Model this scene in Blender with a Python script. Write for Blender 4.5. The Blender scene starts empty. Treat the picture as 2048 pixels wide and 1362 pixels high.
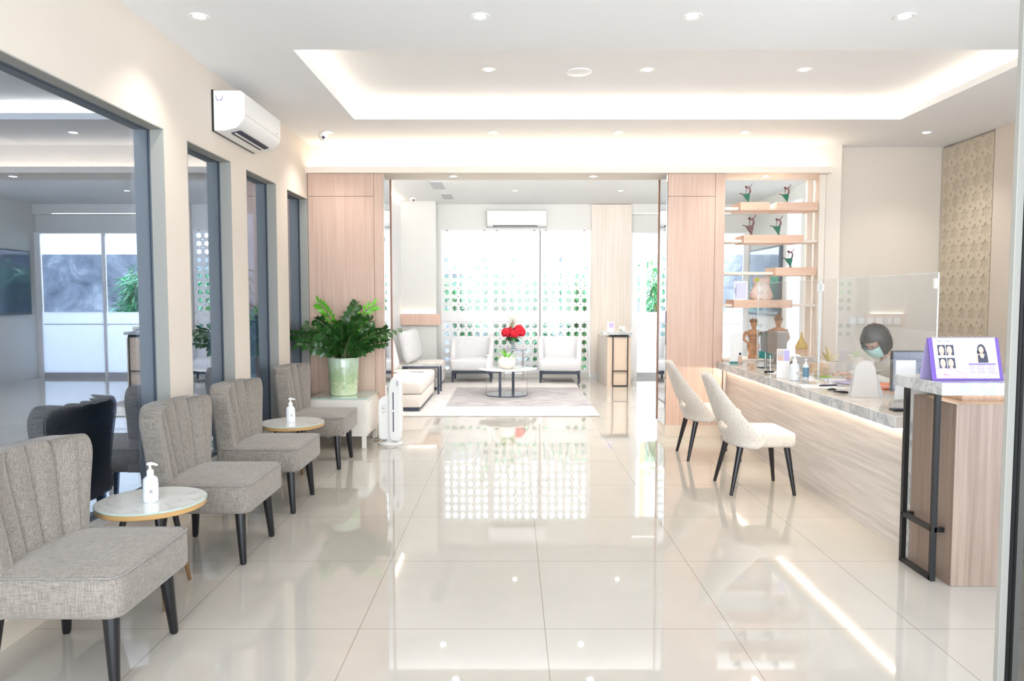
import bpy, bmesh, math, random
from mathutils import Vector, Matrix
random.seed(7)
C = bpy.context.scene
PI = math.pi
R = math.radians
# ------------------------------------------------------------------ camera, world, exposure
cam = bpy.data.cameras.new('camera')
camo = bpy.data.objects.new('camera', cam)
C.collection.objects.link(camo)
cam.sensor_width = 36.0
cam.lens = 36.0 * 1444.0 / 2048.0
cam.clip_start = 0.05
cam.clip_end = 200
camo.location = (0, 0, 1.42)
camo.rotation_euler = (R(90) - math.atan(84.0 / 1444.0), 0, 0)
C.camera = camo
C.view_settings.view_transform = 'Standard'
C.view_settings.look = 'None'
C.view_settings.gamma = 1.0
C.view_settings.exposure = 0.70
C.view_settings.use_curve_mapping = False
C.cycles.use_denoising = True
C.cycles.sample_clamp_indirect = 8.0
C.cycles.max_bounces = 10
C.cycles.diffuse_bounces = 5
C.cycles.glossy_bounces = 5
C.cycles.transparent_max_bounces = 16
C.cycles.caustics_reflective = False
C.cycles.caustics_refractive = False
W = bpy.data.worlds.new('sky')
C.world = W
W.use_nodes = True
wbg = W.node_tree.nodes['Background']
wbg.inputs[0].default_value = (0.80, 0.90, 1.0, 1)
wbg.inputs[1].default_value = 2.8

LED_CEIL = 9.5
LED_LEDGE = 9.0
LED_DESK = 75.0
SPOT = 20.0
WARM = (1.0, 0.86, 0.68)
NEUT = (1.0, 0.94, 0.87)

def area(name, loc, rot, sx, sy, power, col):
    l = bpy.data.lights.new(name, 'AREA')
    l.shape = 'RECTANGLE'; l.size = sx; l.size_y = sy; l.energy = power; l.color = col
    o = bpy.data.objects.new(name, l); C.collection.objects.link(o)
    o.location = loc; o.rotation_euler = rot
    return o
# daylight entering through the glazed entrance behind the camera, and the lounge glazing
area('entrance_daylight', (0.6, -1.3, 1.7), (R(90), 0, 0), 5.4, 2.6, 128, (0.88, 0.94, 1.0))
# sky glow above the narrow garden, coming down through the lounge glazing
area('garden_skylight', (0.9, 14.6, 4.6), (R(-35), 0, 0), 6.5, 2.2, 1900, (0.93, 0.97, 1.0))

# added fill lamp, unseen behind the beam, to brighten the lounge
area('lounge_fill_lamp', (1.1, 7.88, 2.84), (R(138), 0, 0), 5.4, 0.16, 118, (0.97, 0.98, 1.0))
# ------------------------------------------------------------------ materials
def newmat(name):
    m = bpy.data.materials.new(name); m.use_nodes = True
    nt = m.node_tree
    return m, nt, nt.nodes['Principled BSDF']
def pmat(name, col, rough=0.5, metal=0.0, spec=0.5, emit=None, es=0.0, coat=0.0, trans=0.0, alpha=1.0, sheen=0.0, noise=0.0, nscale=8.0):
    m, nt, b = newmat(name)
    b.inputs['Base Color'].default_value = (*col, 1)
    b.inputs['Roughness'].default_value = rough
    b.inputs['Metallic'].default_value = metal
    b.inputs['Specular IOR Level'].default_value = spec
    b.inputs['Coat Weight'].default_value = coat
    b.inputs['Coat Roughness'].default_value = 0.05
    b.inputs['Transmission Weight'].default_value = trans
    b.inputs['Alpha'].default_value = alpha
    b.inputs['Sheen Weight'].default_value = sheen
    if emit:
        b.inputs['Emission Color'].default_value = (*emit, 1)
        b.inputs['Emission Strength'].default_value = es
    if noise > 0:
        tc = nt.nodes.new('ShaderNodeTexCoord'); n = nt.nodes.new('ShaderNodeTexNoise')
        n.inputs['Scale'].default_value = nscale; n.inputs['Detail'].default_value = 4
        nt.links.new(tc.outputs['Object'], n.inputs['Vector'])
        r = ramp(nt, [(0.3, tuple(c * (1 - noise) for c in col)), (0.7, tuple(min(1, c * (1 + noise * 0.5)) for c in col))])
        nt.links.new(n.outputs['Fac'], r.inputs['Fac'])
        nt.links.new(r.outputs['Color'], b.inputs['Base Color'])
    return m
def ramp(nt, stops):
    r = nt.nodes.new('ShaderNodeValToRGB')
    e = r.color_ramp.elements
    while len(e) > 1: e.remove(e[-1])
    e[0].position = stops[0][0]; e[0].color = (*stops[0][1], 1)
    for p, c in stops[1:]:
        x = e.new(p); x.color = (*c, 1)
    return r
def mapped(nt, scale, rot=(0, 0, 0), out='Object', loc=(0, 0, 0)):
    tc = nt.nodes.new('ShaderNodeTexCoord'); mp = nt.nodes.new('ShaderNodeMapping')
    mp.inputs['Scale'].default_value = scale; mp.inputs['Rotation'].default_value = rot
    mp.inputs['Location'].default_value = loc
    nt.links.new(tc.outputs[out], mp.inputs['Vector'])
    return mp
def noise(nt, mp, scale, detail=4, rough=0.5, dist=0.0):
    n = nt.nodes.new('ShaderNodeTexNoise')
    n.inputs['Scale'].default_value = scale; n.inputs['Detail'].default_value = detail
    n.inputs['Roughness'].default_value = rough; n.inputs['Distortion'].default_value = dist
    nt.links.new(mp.outputs[0], n.inputs['Vector'])
    return n
def bump(nt, src, b, strength, dist=0.002):
    bp = nt.nodes.new('ShaderNodeBump'); bp.inputs['Strength'].default_value = strength
    bp.inputs['Distance'].default_value = dist
    nt.links.new(src, bp.inputs['Height']); nt.links.new(bp.outputs[0], b.inputs['Normal'])
def grain(name, c1, c2, scale, rough=0.45, coat=0.0, scale2=None):
    """streaked wood or stone veneer; scale is small along the grain"""
    m, nt, b = newmat(name)
    mp = mapped(nt, scale); n = noise(nt, mp, 1.0, 6, 0.6, 0.25)
    r = ramp(nt, [(0.28, c1), (0.5, tuple((a + d) / 2 for a, d in zip(c1, c2))), (0.72, c2)])
    nt.links.new(n.outputs['Fac'], r.inputs['Fac']); nt.links.new(r.outputs[0], b.inputs['Base Color'])
    b.inputs['Roughness'].default_value = rough; b.inputs['Coat Weight'].default_value = coat
    bump(nt, n.outputs['Fac'], b, 0.12, 0.001)
    return m
def fabric(name, c1, c2, sc=1.0, sheen=0.25):
    m, nt, b = newmat(name)
    ns = []
    for sx_, sy_, sz_ in ((20, 260, 260), (260, 20, 260), (260, 260, 20)):
        ns.append(noise(nt, mapped(nt, (sx_ * sc, sy_ * sc, sz_ * sc)), 1.0, 3, 0.6))
    mx = nt.nodes.new('ShaderNodeMath'); mx.operation = 'ADD'
    nt.links.new(ns[0].outputs['Fac'], mx.inputs[0]); nt.links.new(ns[1].outputs['Fac'], mx.inputs[1])
    m3 = nt.nodes.new('ShaderNodeMath'); m3.operation = 'ADD'
    nt.links.new(mx.outputs[0], m3.inputs[0]); nt.links.new(ns[2].outputs['Fac'], m3.inputs[1])
    hf = nt.nodes.new('ShaderNodeMath'); hf.operation = 'MULTIPLY'; hf.inputs[1].default_value = 1 / 3
    nt.links.new(m3.outputs[0], hf.inputs[0])
    r = ramp(nt, [(0.40, c1), (0.60, c2)])
    nt.links.new(hf.outputs[0], r.inputs['Fac']); nt.links.new(r.outputs[0], b.inputs['Base Color'])
    b.inputs['Roughness'].default_value = 0.9; b.inputs['Sheen Weight'].default_value = sheen
    bump(nt, hf.outputs[0], b, 0.5, 0.0015)
    return m
def marble(name, base, vein, scale=3.0, rough=0.12, amt=0.06):
    m, nt, b = newmat(name)
    mp = mapped(nt, (1, 1, 1), (0.3, 0.5, 0.6))
    n = noise(nt, mp, scale, 7, 0.62, 1.6)
    r = ramp(nt, [(0.0, base), (0.5 - amt, base), (0.5, vein), (0.5 + amt * 0.6, base), (1.0, base)])
    nt.links.new(n.outputs['Fac'], r.inputs['Fac'])
    n2 = noise(nt, mp, scale * 2.3, 5, 0.6, 0.5)
    r2 = ramp(nt, [(0.35, (0.86, 0.86, 0.86)), (0.65, (1, 1, 1))])
    nt.links.new(n2.outputs['Fac'], r2.inputs['Fac'])
    mx = nt.nodes.new('ShaderNodeMix'); mx.data_type = 'RGBA'; mx.blend_type = 'MULTIPLY'; mx.inputs[0].default_value = 1
    nt.links.new(r.outputs[0], mx.inputs[6]); nt.links.new(r2.outputs[0], mx.inputs[7])
    nt.links.new(mx.outputs[2], b.inputs['Base Color'])
    b.inputs['Roughness'].default_value = rough
    return m
def glass(name, tint, gl, rough=0.0, fres=True, ior=1.5, gtint=(1, 1, 1)):
    m = bpy.data.materials.new(name); m.use_nodes = True; nt = m.node_tree; nt.nodes.clear()
    out = nt.nodes.new('ShaderNodeOutputMaterial'); mix = nt.nodes.new('ShaderNodeMixShader')
    tr = nt.nodes.new('ShaderNodeBsdfTransparent'); tr.inputs[0].default_value = (*tint, 1)
    g = nt.nodes.new('ShaderNodeBsdfGlossy'); g.inputs['Roughness'].default_value = rough; g.inputs[0].default_value = (*gtint, 1)
    if fres:
        f = nt.nodes.new('ShaderNodeFresnel'); f.inputs[0].default_value = ior
        nt.links.new(f.outputs[0], mix.inputs[0])
    else: mix.inputs[0].default_value = gl
    nt.links.new(tr.outputs[0], mix.inputs[1]); nt.links.new(g.outputs[0], mix.inputs[2])
    nt.links.new(mix.outputs[0], out.inputs[0])
    return m
def emis(name, col, s):
    m = bpy.data.materials.new(name); m.use_nodes = True; nt = m.node_tree; nt.nodes.clear()
    out = nt.nodes.new('ShaderNodeOutputMaterial'); e = nt.nodes.new('ShaderNodeEmission')
    e.inputs[0].default_value = (*col, 1); e.inputs[1].default_value = s
    nt.links.new(e.outputs[0], out.inputs[0])
    return m

M = {}
M['cream'] = pmat('cream_paint', (0.73, 0.655, 0.575), 0.65, noise=0.03, nscale=1.5)
M['cream_lite'] = pmat('pale_cream_paint', (0.84, 0.765, 0.68), 0.6)
M['white'] = pmat('white_paint', (0.83, 0.83, 0.83), 0.6)
M['ceil'] = pmat('ceiling_paint', (0.84, 0.845, 0.855), 0.7)
M['lounge_wall'] = pmat('lounge_wall_paint', (0.68, 0.68, 0.65), 0.6)
M['plastic'] = pmat('white_plastic', (0.82, 0.82, 0.81), 0.28)
M['plastic_side'] = pmat('grey_white_plastic', (0.70, 0.70, 0.69), 0.35)
M['black'] = pmat('black_lacquer', (0.008, 0.008, 0.010), 0.28)
M['blackmetal'] = pmat('black_metal', (0.012, 0.012, 0.013), 0.35, 0.3)
M['darkwood'] = pmat('dark_blue_wood', (0.035, 0.045, 0.075), 0.4)
M['frame'] = pmat('blue_grey_aluminium', (0.085, 0.105, 0.13), 0.45, 0.0)
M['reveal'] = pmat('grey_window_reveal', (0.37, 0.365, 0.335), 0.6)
M['steel'] = pmat('brushed_steel', (0.6, 0.6, 0.62), 0.25, 1.0)
M['brass'] = pmat('aged_brass', (0.26, 0.15, 0.07), 0.4, 0.5)
M['gold'] = pmat('gold_leaf', (0.66, 0.46, 0.10), 0.35, 0.25, noise=0.15, nscale=30)
M['stone'] = pmat('skirting_stone', (0.70, 0.62, 0.52), 0.25)
M['wood'] = grain('peach_oak_veneer', (0.56, 0.375, 0.29), (0.70, 0.515, 0.42), (38, 38, 1.1), 0.42)
M['wood_pale'] = grain('pale_ash_veneer', (0.62, 0.54, 0.46), (0.76, 0.70, 0.63), (40, 40, 1.0), 0.4)
M['wood_podium'] = grain('greige_oak_veneer', (0.21, 0.145, 0.11), (0.355, 0.265, 0.215), (45, 45, 1.2), 0.4)
M['wood_block'] = grain('peach_shelf_veneer', (0.70, 0.44, 0.31), (0.80, 0.58, 0.44), (2, 30, 30), 0.45)
M['counter'] = grain('silver_travertine', (0.52, 0.465, 0.43), (0.78, 0.73, 0.69), (9, 1.3, 34), 0.3)
M['trimwood'] = pmat('brown_edge_trim', (0.30, 0.13, 0.07), 0.35)
M['marble'] = marble('grey_marble', (0.62, 0.64, 0.645), (0.40, 0.43, 0.45), 2.6, 0.1, 0.07)
M['marble_desk'] = marble('warm_marble', (0.76, 0.68, 0.60), (0.64, 0.56, 0.48), 3.0, 0.06, 0.05)
M['marble_table'] = marble('veined_marble', (0.76, 0.77, 0.75), (0.20, 0.19, 0.18), 2.4, 0.05, 0.006)
M['linen'] = fabric('greige_linen', (0.145, 0.125, 0.105), (0.31, 0.275, 0.238))
M['linen_pipe'] = fabric('greige_piping', (0.14, 0.13, 0.12), (0.28, 0.26, 0.24))
M['linen_lite'] = fabric('oatmeal_linen', (0.40, 0.36, 0.315), (0.66, 0.61, 0.55))
M['sofa'] = fabric('offwhite_sofa_cloth', (0.62, 0.56, 0.50), (0.78, 0.74, 0.69), 1.0)
M['armcloth'] = fabric('light_grey_cloth', (0.56, 0.56, 0.57), (0.74, 0.74, 0.75), 0.8)
M['mirror'] = pmat('mirror_silver', (0.85, 0.90, 0.93), 0.0, 1.0)
M['winglass'] = glass('tinted_window_glass', (0.55, 0.62, 0.72), 0.42, fres=False, gtint=(0.80, 0.88, 1.0))
M['clear'] = glass('clear_glass', (0.97, 0.99, 0.98), 0.1, ior=1.45)
M['acrylic'] = glass('clear_acrylic', (0.95, 0.965, 0.97), 0.12, fres=False)
M['doorglass'] = glass('entrance_glass', (0.10, 0.09, 0.09), 0.30, fres=False)
M['edge'] = pmat('acrylic_edge', (0.85, 0.92, 0.93), 0.2, emit=(1, 1, 1), es=0.0, alpha=0.7)
M['tableglass'] = pmat('green_tinted_glass', (0.42, 0.58, 0.53), 0.04, coat=0.6)
M['lens'] = emis('lamp_lens', (1, 0.97, 0.92), 14)
M['led_ceil'] = emis('led_warm', WARM, LED_CEIL)
M['led_ledge'] = emis('led_ledge', WARM, LED_LEDGE)
M['led_desk'] = emis('led_desk', (1.0, 0.88, 0.72), LED_DESK)
M['skin'] = pmat('skin', (0.62, 0.36, 0.26), 0.5, spec=0.3)
M['hair'] = pmat('black_hair', (0.015, 0.012, 0.012), 0.45, noise=0.3, nscale=60)
M['mask'] = pmat('mint_mask', (0.50, 0.78, 0.74), 0.7)
M['blouse'] = pmat('cream_blouse', (0.74, 0.70, 0.64), 0.8, noise=0.08, nscale=20)
M['red'] = pmat('red_petals', (0.82, 0.015, 0.04), 0.55, noise=0.35, nscale=60)
M['leaf'] = pmat('dark_leaf', (0.030, 0.105, 0.020), 0.28, noise=0.45, nscale=14)
M['leaf_new'] = pmat('new_leaf', (0.14, 0.50, 0.03), 0.35, noise=0.25, nscale=20)
M['stem'] = pmat('plant_stem', (0.10, 0.13, 0.05), 0.45)
M['leaf_y'] = pmat('yellow_leaf', (0.60, 0.52, 0.20), 0.4)
M['bamboo'] = pmat('bamboo_leaf', (0.03, 0.26, 0.10), 0.4, noise=0.5, nscale=3)
M['bamboo_lite'] = pmat('pale_bamboo_leaf', (0.12, 0.50, 0.22), 0.4, noise=0.4, nscale=3)
M['culm'] = pmat('bamboo_culm', (0.45, 0.38, 0.18), 0.4, noise=0.2)
M['post'] = pmat('peach_timber_post', (0.75, 0.50, 0.33), 0.5)
M['lattice'] = pmat('white_lattice', (0.84, 0.84, 0.84), 0.45)
M['relief'] = pmat('gold_beige_relief', (0.66, 0.58, 0.46), 0.28, 0.15)
M['relief_back'] = pmat('beige_relief_board', (0.60, 0.53, 0.42), 0.4, 0.1)
M['paper'] = pmat('white_paper', (0.80, 0.80, 0.80), 0.6)
M['purple'] = pmat('purple_card', (0.12, 0.05, 0.34), 0.4)
M['pink'] = pmat('pink_print', (0.80, 0.40, 0.60), 0.5)
M['lilac'] = pmat('lilac_print', (0.50, 0.42, 0.72), 0.5)
M['ink'] = pmat('ink', (0.03, 0.03, 0.06), 0.5)
M['photo_skin'] = pmat('printed_skin', (0.62, 0.42, 0.34), 0.5)
M['photo_lips'] = pmat('printed_lips', (0.55, 0.12, 0.14), 0.5)
M['teal'] = pmat('teal_print', (0.03, 0.22, 0.20), 0.4)
M['blue_label'] = pmat('blue_label', (0.13, 0.26, 0.36), 0.4)
M['milk'] = pmat('milky_bottle', (0.72, 0.77, 0.82), 0.2, coat=0.3)
M['leather'] = pmat('grey_beige_leatherette', (0.56, 0.52, 0.49), 0.45)
M['monitor'] = pmat('dark_grey_plastic', (0.10, 0.095, 0.09), 0.35)
M['screen'] = pmat('tv_glass', (0.10, 0.12, 0.20), 0.06, coat=0.6)
M['skirt'] = pmat('green_lacquer_skirt', (0.0, 0.13, 0.07), 0.3, coat=0.4)
M['skirt_brown'] = pmat('brown_lacquer_skirt', (0.10, 0.012, 0.004), 0.3, coat=0.4)
M['dancer'] = pmat('maroon_lacquer', (0.14, 0.015, 0.015), 0.3, coat=0.4)
M['carved'] = pmat('carved_wood', (0.55, 0.30, 0.17), 0.55, noise=0.25, nscale=18)
M['carved_hair'] = pmat('carved_headdress', (0.32, 0.19, 0.11), 0.6, noise=0.35, nscale=40)
M['wrap'] = pmat('pink_wrapping', (0.78, 0.62, 0.55), 0.3, noise=0.08, nscale=10)
M['lime'] = pmat('lime_green', (0.42, 0.60, 0.02), 0.5)
M['orange'] = pmat('orange_cloth', (0.80, 0.16, 0.04), 0.7)
M['box'] = pmat('kraft_box', (0.70, 0.48, 0.30), 0.6)
M['pot_pale'] = pmat('white_ceramic', (0.80, 0.76, 0.70), 0.18)
M['vase'] = glass('vase_glass', (0.86, 0.92, 0.94), 0.15, fres=False)
M['babys'] = pmat('tiny_white_flowers', (0.80, 0.76, 0.62), 0.6)
M['grille'] = pmat('air_vent_grey', (0.50, 0.51, 0.53), 0.5)
M['pebble'] = pmat('white_pebble', (0.70, 0.70, 0.68), 0.5)
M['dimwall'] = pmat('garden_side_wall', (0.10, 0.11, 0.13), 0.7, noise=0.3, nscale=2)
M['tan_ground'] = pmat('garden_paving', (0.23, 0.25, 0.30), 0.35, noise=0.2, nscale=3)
def m_frost():
    m, nt, b = newmat('frosted_white_panel')
    b.inputs['Base Color'].default_value = (0.86, 0.88, 0.90, 1); b.inputs['Roughness'].default_value = 0.3
    tl = nt.nodes.new('ShaderNodeBsdfTranslucent'); tl.inputs[0].default_value = (0.92, 0.95, 1.0, 1)
    mx = nt.nodes.new('ShaderNodeMixShader'); mx.inputs[0].default_value = 0.55
    out = nt.nodes['Material Output']
    nt.links.new(b.outputs[0], mx.inputs[1]); nt.links.new(tl.outputs[0], mx.inputs[2]); nt.links.new(mx.outputs[0], out.inputs[0])
    return m
M['frost'] = m_frost()
M['hydleaf'] = pmat('hydrangea_leaf', (0.05, 0.20, 0.05), 0.4)
M['roof'] = pmat('added_roof_grey', (0.35, 0.35, 0.35), 0.8)

def m_floor():
    m, nt, b = newmat('polished_cream_tiles')
    mp = mapped(nt, (1, 1, 1)); n = noise(nt, mp, 1.6, 5, 0.6, 0.4)
    r = ramp(nt, [(0.3, (0.435, 0.405, 0.362)), (0.7, (0.475, 0.445, 0.402))])
    nt.links.new(n.outputs['Fac'], r.inputs['Fac'])
    # joints: 0.8 m grid, lines at X = 0.142 + 0.8 k, Y = 3.031 + 0.8 k
    geo = nt.nodes.new('ShaderNodeTexCoord'); sp = nt.nodes.new('ShaderNodeSeparateXYZ')
    nt.links.new(geo.outputs['Object'], sp.inputs[0])
    outs = []
    for ax, off in ((0, 0.142), (1, 3.031)):
        a = nt.nodes.new('ShaderNodeMath'); a.operation = 'SUBTRACT'; a.inputs[1].default_value = off - 80
        nt.links.new(sp.outputs[ax], a.inputs[0])
        d = nt.nodes.new('ShaderNodeMath'); d.operation = 'PINGPONG'; d.inputs[1].default_value = 0.4
        nt.links.new(a.outputs[0], d.inputs[0])
        l = nt.nodes.new('ShaderNodeMath'); l.operation = 'LESS_THAN'; l.inputs[1].default_value = 0.0016
        nt.links.new(d.outputs[0], l.inputs[0]); outs.append(l)
    mxm = nt.nodes.new('ShaderNodeMath'); mxm.operation = 'MAXIMUM'
    nt.links.new(outs[0].outputs[0], mxm.inputs[0]); nt.links.new(outs[1].outputs[0], mxm.inputs[1])
    mx = nt.nodes.new('ShaderNodeMix'); mx.data_type = 'RGBA'
    nt.links.new(mxm.outputs[0], mx.inputs[0]); nt.links.new(r.outputs[0], mx.inputs[6])
    mx.inputs[7].default_value = (0.22, 0.19, 0.16, 1)
    nt.links.new(mx.outputs[2], b.inputs['Base Color'])
    b.inputs['Roughness'].default_value = 0.035
    b.inputs['IOR'].default_value = 1.62
    b.inputs['Coat Weight'].default_value = 0.35; b.inputs['Coat Roughness'].default_value = 0.01
    return m
M['floor'] = m_floor()
def m_rug():
    m, nt, b = newmat('woven_rug')
    mp = mapped(nt, (2.2, 16, 6)); n = noise(nt, mp, 1.6, 8, 0.72, 0.2)
    mp2 = mapped(nt, (70, 70, 70)); n2 = noise(nt, mp2, 1.0, 3, 0.7)
    ad = nt.nodes.new('ShaderNodeMath'); ad.operation = 'MULTIPLY_ADD'; ad.inputs[1].default_value = 0.5
    nt.links.new(n2.outputs['Fac'], ad.inputs[0]); nt.links.new(n.outputs['Fac'], ad.inputs[2])
    dk = ramp(nt, [(0.58, (0.17, 0.155, 0.16)), (0.92, (0.50, 0.48, 0.48))])
    lt = ramp(nt, [(0.55, (0.36, 0.33, 0.31)), (0.85, (0.66, 0.64, 0.62))])
    nt.links.new(ad.outputs[0], dk.inputs['Fac']); nt.links.new(ad.outputs[0], lt.inputs['Fac'])
    tc = nt.nodes.new('ShaderNodeTexCoord'); sp = nt.nodes.new('ShaderNodeSeparateXYZ')
    nt.links.new(tc.outputs['Object'], sp.inputs[0])
    def cmp(ax, op, v):
        q = nt.nodes.new('ShaderNodeMath'); q.operation = op; q.inputs[1].default_value = v
        nt.links.new(sp.outputs[ax], q.inputs[0]); return q
    cs = [cmp(0, 'GREATER_THAN', -0.87), cmp(1, 'GREATER_THAN', 9.35), cmp(1, 'LESS_THAN', 11.38)]
    p1 = nt.nodes.new('ShaderNodeMath'); p1.operation = 'MULTIPLY'
    p2 = nt.nodes.new('ShaderNodeMath'); p2.operation = 'MULTIPLY'
    nt.links.new(cs[0].outputs[0], p1.inputs[0]); nt.links.new(cs[1].outputs[0], p1.inputs[1])
    nt.links.new(p1.outputs[0], p2.inputs[0]); nt.links.new(cs[2].outputs[0], p2.inputs[1])
    mx = nt.nodes.new('ShaderNodeMix'); mx.data_type = 'RGBA'
    nt.links.new(p2.outputs[0], mx.inputs[0]); nt.links.new(lt.outputs[0], mx.inputs[6]); nt.links.new(dk.outputs[0], mx.inputs[7])
    nt.links.new(mx.outputs[2], b.inputs['Base Color'])
    b.inputs['Roughness'].default_value = 0.95
    bump(nt, ad.outputs[0], b, 0.6, 0.004)
    return m
M['rug'] = m_rug()
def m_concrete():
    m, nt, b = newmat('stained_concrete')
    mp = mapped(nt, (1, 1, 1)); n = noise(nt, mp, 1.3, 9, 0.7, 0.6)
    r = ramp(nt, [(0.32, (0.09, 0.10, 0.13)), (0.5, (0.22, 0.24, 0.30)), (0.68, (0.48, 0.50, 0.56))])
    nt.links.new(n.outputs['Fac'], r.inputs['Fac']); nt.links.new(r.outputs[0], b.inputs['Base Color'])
    b.inputs['Roughness'].default_value = 0.9
    return m
M['concrete'] = m_concrete()
def m_pot():
    m, nt, b = newmat('celadon_glaze')
    mp = mapped(nt, (1, 1, 1)); n = noise(nt, mp, 26, 8, 0.75)
    tc = nt.nodes.new('ShaderNodeTexCoord'); sp = nt.nodes.new('ShaderNodeSeparateXYZ'); nt.links.new(tc.outputs['Object'], sp.inputs[0])
    mr = nt.nodes.new('ShaderNodeMapRange'); mr.inputs[1].default_value = 0.0; mr.inputs[2].default_value = 0.36
    mr.inputs[3].default_value = 0.35; mr.inputs[4].default_value = -0.15
    nt.links.new(sp.outputs[2], mr.inputs[0])
    ad = nt.nodes.new('ShaderNodeMath'); ad.operation = 'ADD'
    nt.links.new(n.outputs['Fac'], ad.inputs[0]); nt.links.new(mr.outputs[0], ad.inputs[1])
    r = ramp(nt, [(0.40, (0.46, 0.58, 0.45)), (0.62, (0.34, 0.47, 0.24)), (0.80, (0.62, 0.68, 0.45))])
    nt.links.new(ad.outputs[0], r.inputs['Fac']); nt.links.new(r.outputs[0], b.inputs['Base Color'])
    b.inputs['Roughness'].default_value = 0.12; b.inputs['Coat Weight'].default_value = 0.7
    return m
M['celadon'] = m_pot()

# ------------------------------------------------------------------ mesh builder
class MB:
    def __init__(s): s.v = []; s.f = []; s.mi = []
    def add(s, vs, fs, mi=0):
        o = len(s.v); s.v += [tuple(v) for v in vs]; s.f += [tuple(i + o for i in f) for f in fs]; s.mi += [mi] * len(fs)
        return s
    def box(s, x0, x1, y0, y1, z0, z1, mi=0, mat=None):
        vs = [(x, y, z) for z in (z0, z1) for y in (y0, y1) for x in (x0, x1)]
        if mat: vs = [tuple(mat @ Vector(v)) for v in vs]
        return s.add(vs, [(0, 2, 3, 1), (4, 5, 7, 6), (0, 1, 5, 4), (2, 6, 7, 3), (0, 4, 6, 2), (1, 3, 7, 5)], mi)
    def tube(s, pts, rad, n=10, mi=0, cap=True, flat=1.0):
        pts = [Vector(p) for p in pts]
        rs = rad if isinstance(rad, (list, tuple)) else [rad] * len(pts)
        o = len(s.v); up = None
        for i, p in enumerate(pts):
            t = (pts[min(i + 1, len(pts) - 1)] - pts[max(i - 1, 0)]).normalized()
            if up is None:
                up = t.orthogonal().normalized() if abs(t.z) > 0.95 else Vector((0, 0, 1))
            a = t.cross(up)
            if a.length < 1e-5: a = t.orthogonal()
            a.normalize(); b2 = a.cross(t).normalized(); up = b2
            for k in range(n):
                an = 2 * PI * k / n
                s.v.append(tuple(p + a * math.cos(an) * rs[i] + b2 * math.sin(an) * rs[i] * flat))
        for i in range(len(pts) - 1):
            for k in range(n):
                k2 = (k + 1) % n
                s.f.append((o + i * n + k, o + i * n + k2, o + (i + 1) * n + k2, o + (i + 1) * n + k)); s.mi.append(mi)
        if cap:
            s.f.append(tuple(o + k for k in range(n))[::-1]); s.mi.append(mi)
            q = o + (len(pts) - 1) * n
            s.f.append(tuple(q + k for k in range(n))); s.mi.append(mi)
        return s
    def lathe(s, prof, n=32, c=(0, 0, 0), mi=0, sx=1, sy=1, cap=True):
        o = len(s.v)
        for r, z in prof:
            for k in range(n):
                a = 2 * PI * k / n
                s.v.append((c[0] + r * math.cos(a) * sx, c[1] + r * math.sin(a) * sy, c[2] + z))
        for i in range(len(prof) - 1):
            for k in range(n):
                k2 = (k + 1) % n
                s.f.append((o + i * n + k, o + i * n + k2, o + (i + 1) * n + k2, o + (i + 1) * n + k)); s.mi.append(mi)
        if cap and prof[0][0] > 1e-4: s.f.append(tuple(o + k for k in range(n))[::-1]); s.mi.append(mi)
        if cap and prof[-1][0] > 1e-4:
            q = o + (len(prof) - 1) * n
            s.f.append(tuple(q + k for k in range(n))); s.mi.append(mi)
        return s
    def prism(s, pts, h, fn, mi=0):
        """pts 2D outline; fn(u, v, w) -> 3D; extruded from w=0 to w=h"""
        n = len(pts)
        vs = [fn(u, v, 0) for u, v in pts] + [fn(u, v, h) for u, v in pts]
        fs = [tuple(range(n))[::-1], tuple(range(n, 2 * n))] + [(i, (i + 1) % n, n + (i + 1) % n, n + i) for i in range(n)]
        return s.add(vs, fs, mi)
    def ball(s, c, r, n=14, m=10, mi=0, sc=(1, 1, 1), fn=None):
        vs = []; o = len(s.v)
        for i in range(m + 1):
            ph = PI * i / m
            for k in range(n):
                a = 2 * PI * k / n
                p = Vector((math.sin(ph) * math.cos(a), math.sin(ph) * math.sin(a), math.cos(ph)))
                if fn: p = fn(p)
                vs.append((c[0] + r * p.x * sc[0], c[1] + r * p.y * sc[1], c[2] + r * p.z * sc[2]))
        fs = []
        for i in range(m):
            for k in range(n):
                k2 = (k + 1) % n
                fs.append((i * n + k, (i + 1) * n + k, (i + 1) * n + k2, i * n + k2))
        return s.add(vs, fs, mi)
    def rings(s, rings, mi=0, cap0=True, cap1=True):
        n = len(rings[0]); o = len(s.v)
        for r in rings: s.v += [tuple(p) for p in r]
        for i in range(len(rings) - 1):
            for k in range(n):
                k2 = (k + 1) % n
                s.f.append((o + i * n + k, o + i * n + k2, o + (i + 1) * n + k2, o + (i + 1) * n + k)); s.mi.append(mi)
        if cap0: s.f.append(tuple(o + k for k in range(n))[::-1]); s.mi.append(mi)
        if cap1:
            q = o + (len(rings) - 1) * n; s.f.append(tuple(q + k for k in range(n))); s.mi.append(mi)
        return s
    def build(s, name, mats, parent=None, bevel=0.0, smooth=True, angle=35, seg=2, solid=0.0, sub=0, fix=True):
        me = bpy.data.meshes.new(name)
        me.from_pydata(s.v, [], s.f)
        if not isinstance(mats, (list, tuple)): mats = [mats]
        for m in mats: me.materials.append(M[m] if isinstance(m, str) else m)
        if len(mats) > 1: me.polygons.foreach_set('material_index', s.mi)
        bm = bmesh.new(); bm.from_mesh(me)
        bmesh.ops.remove_doubles(bm, verts=bm.verts, dist=1e-5)
        if fix: bmesh.ops.recalc_face_normals(bm, faces=bm.faces)
        bm.to_mesh(me); bm.free()
        if smooth:
            me.polygons.foreach_set('use_smooth', [True] * len(me.polygons))
            me.set_sharp_from_angle(angle=R(angle))
        me.update()
        o = bpy.data.objects.new(name, me); C.collection.objects.link(o)
        if parent: o.parent = parent
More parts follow.
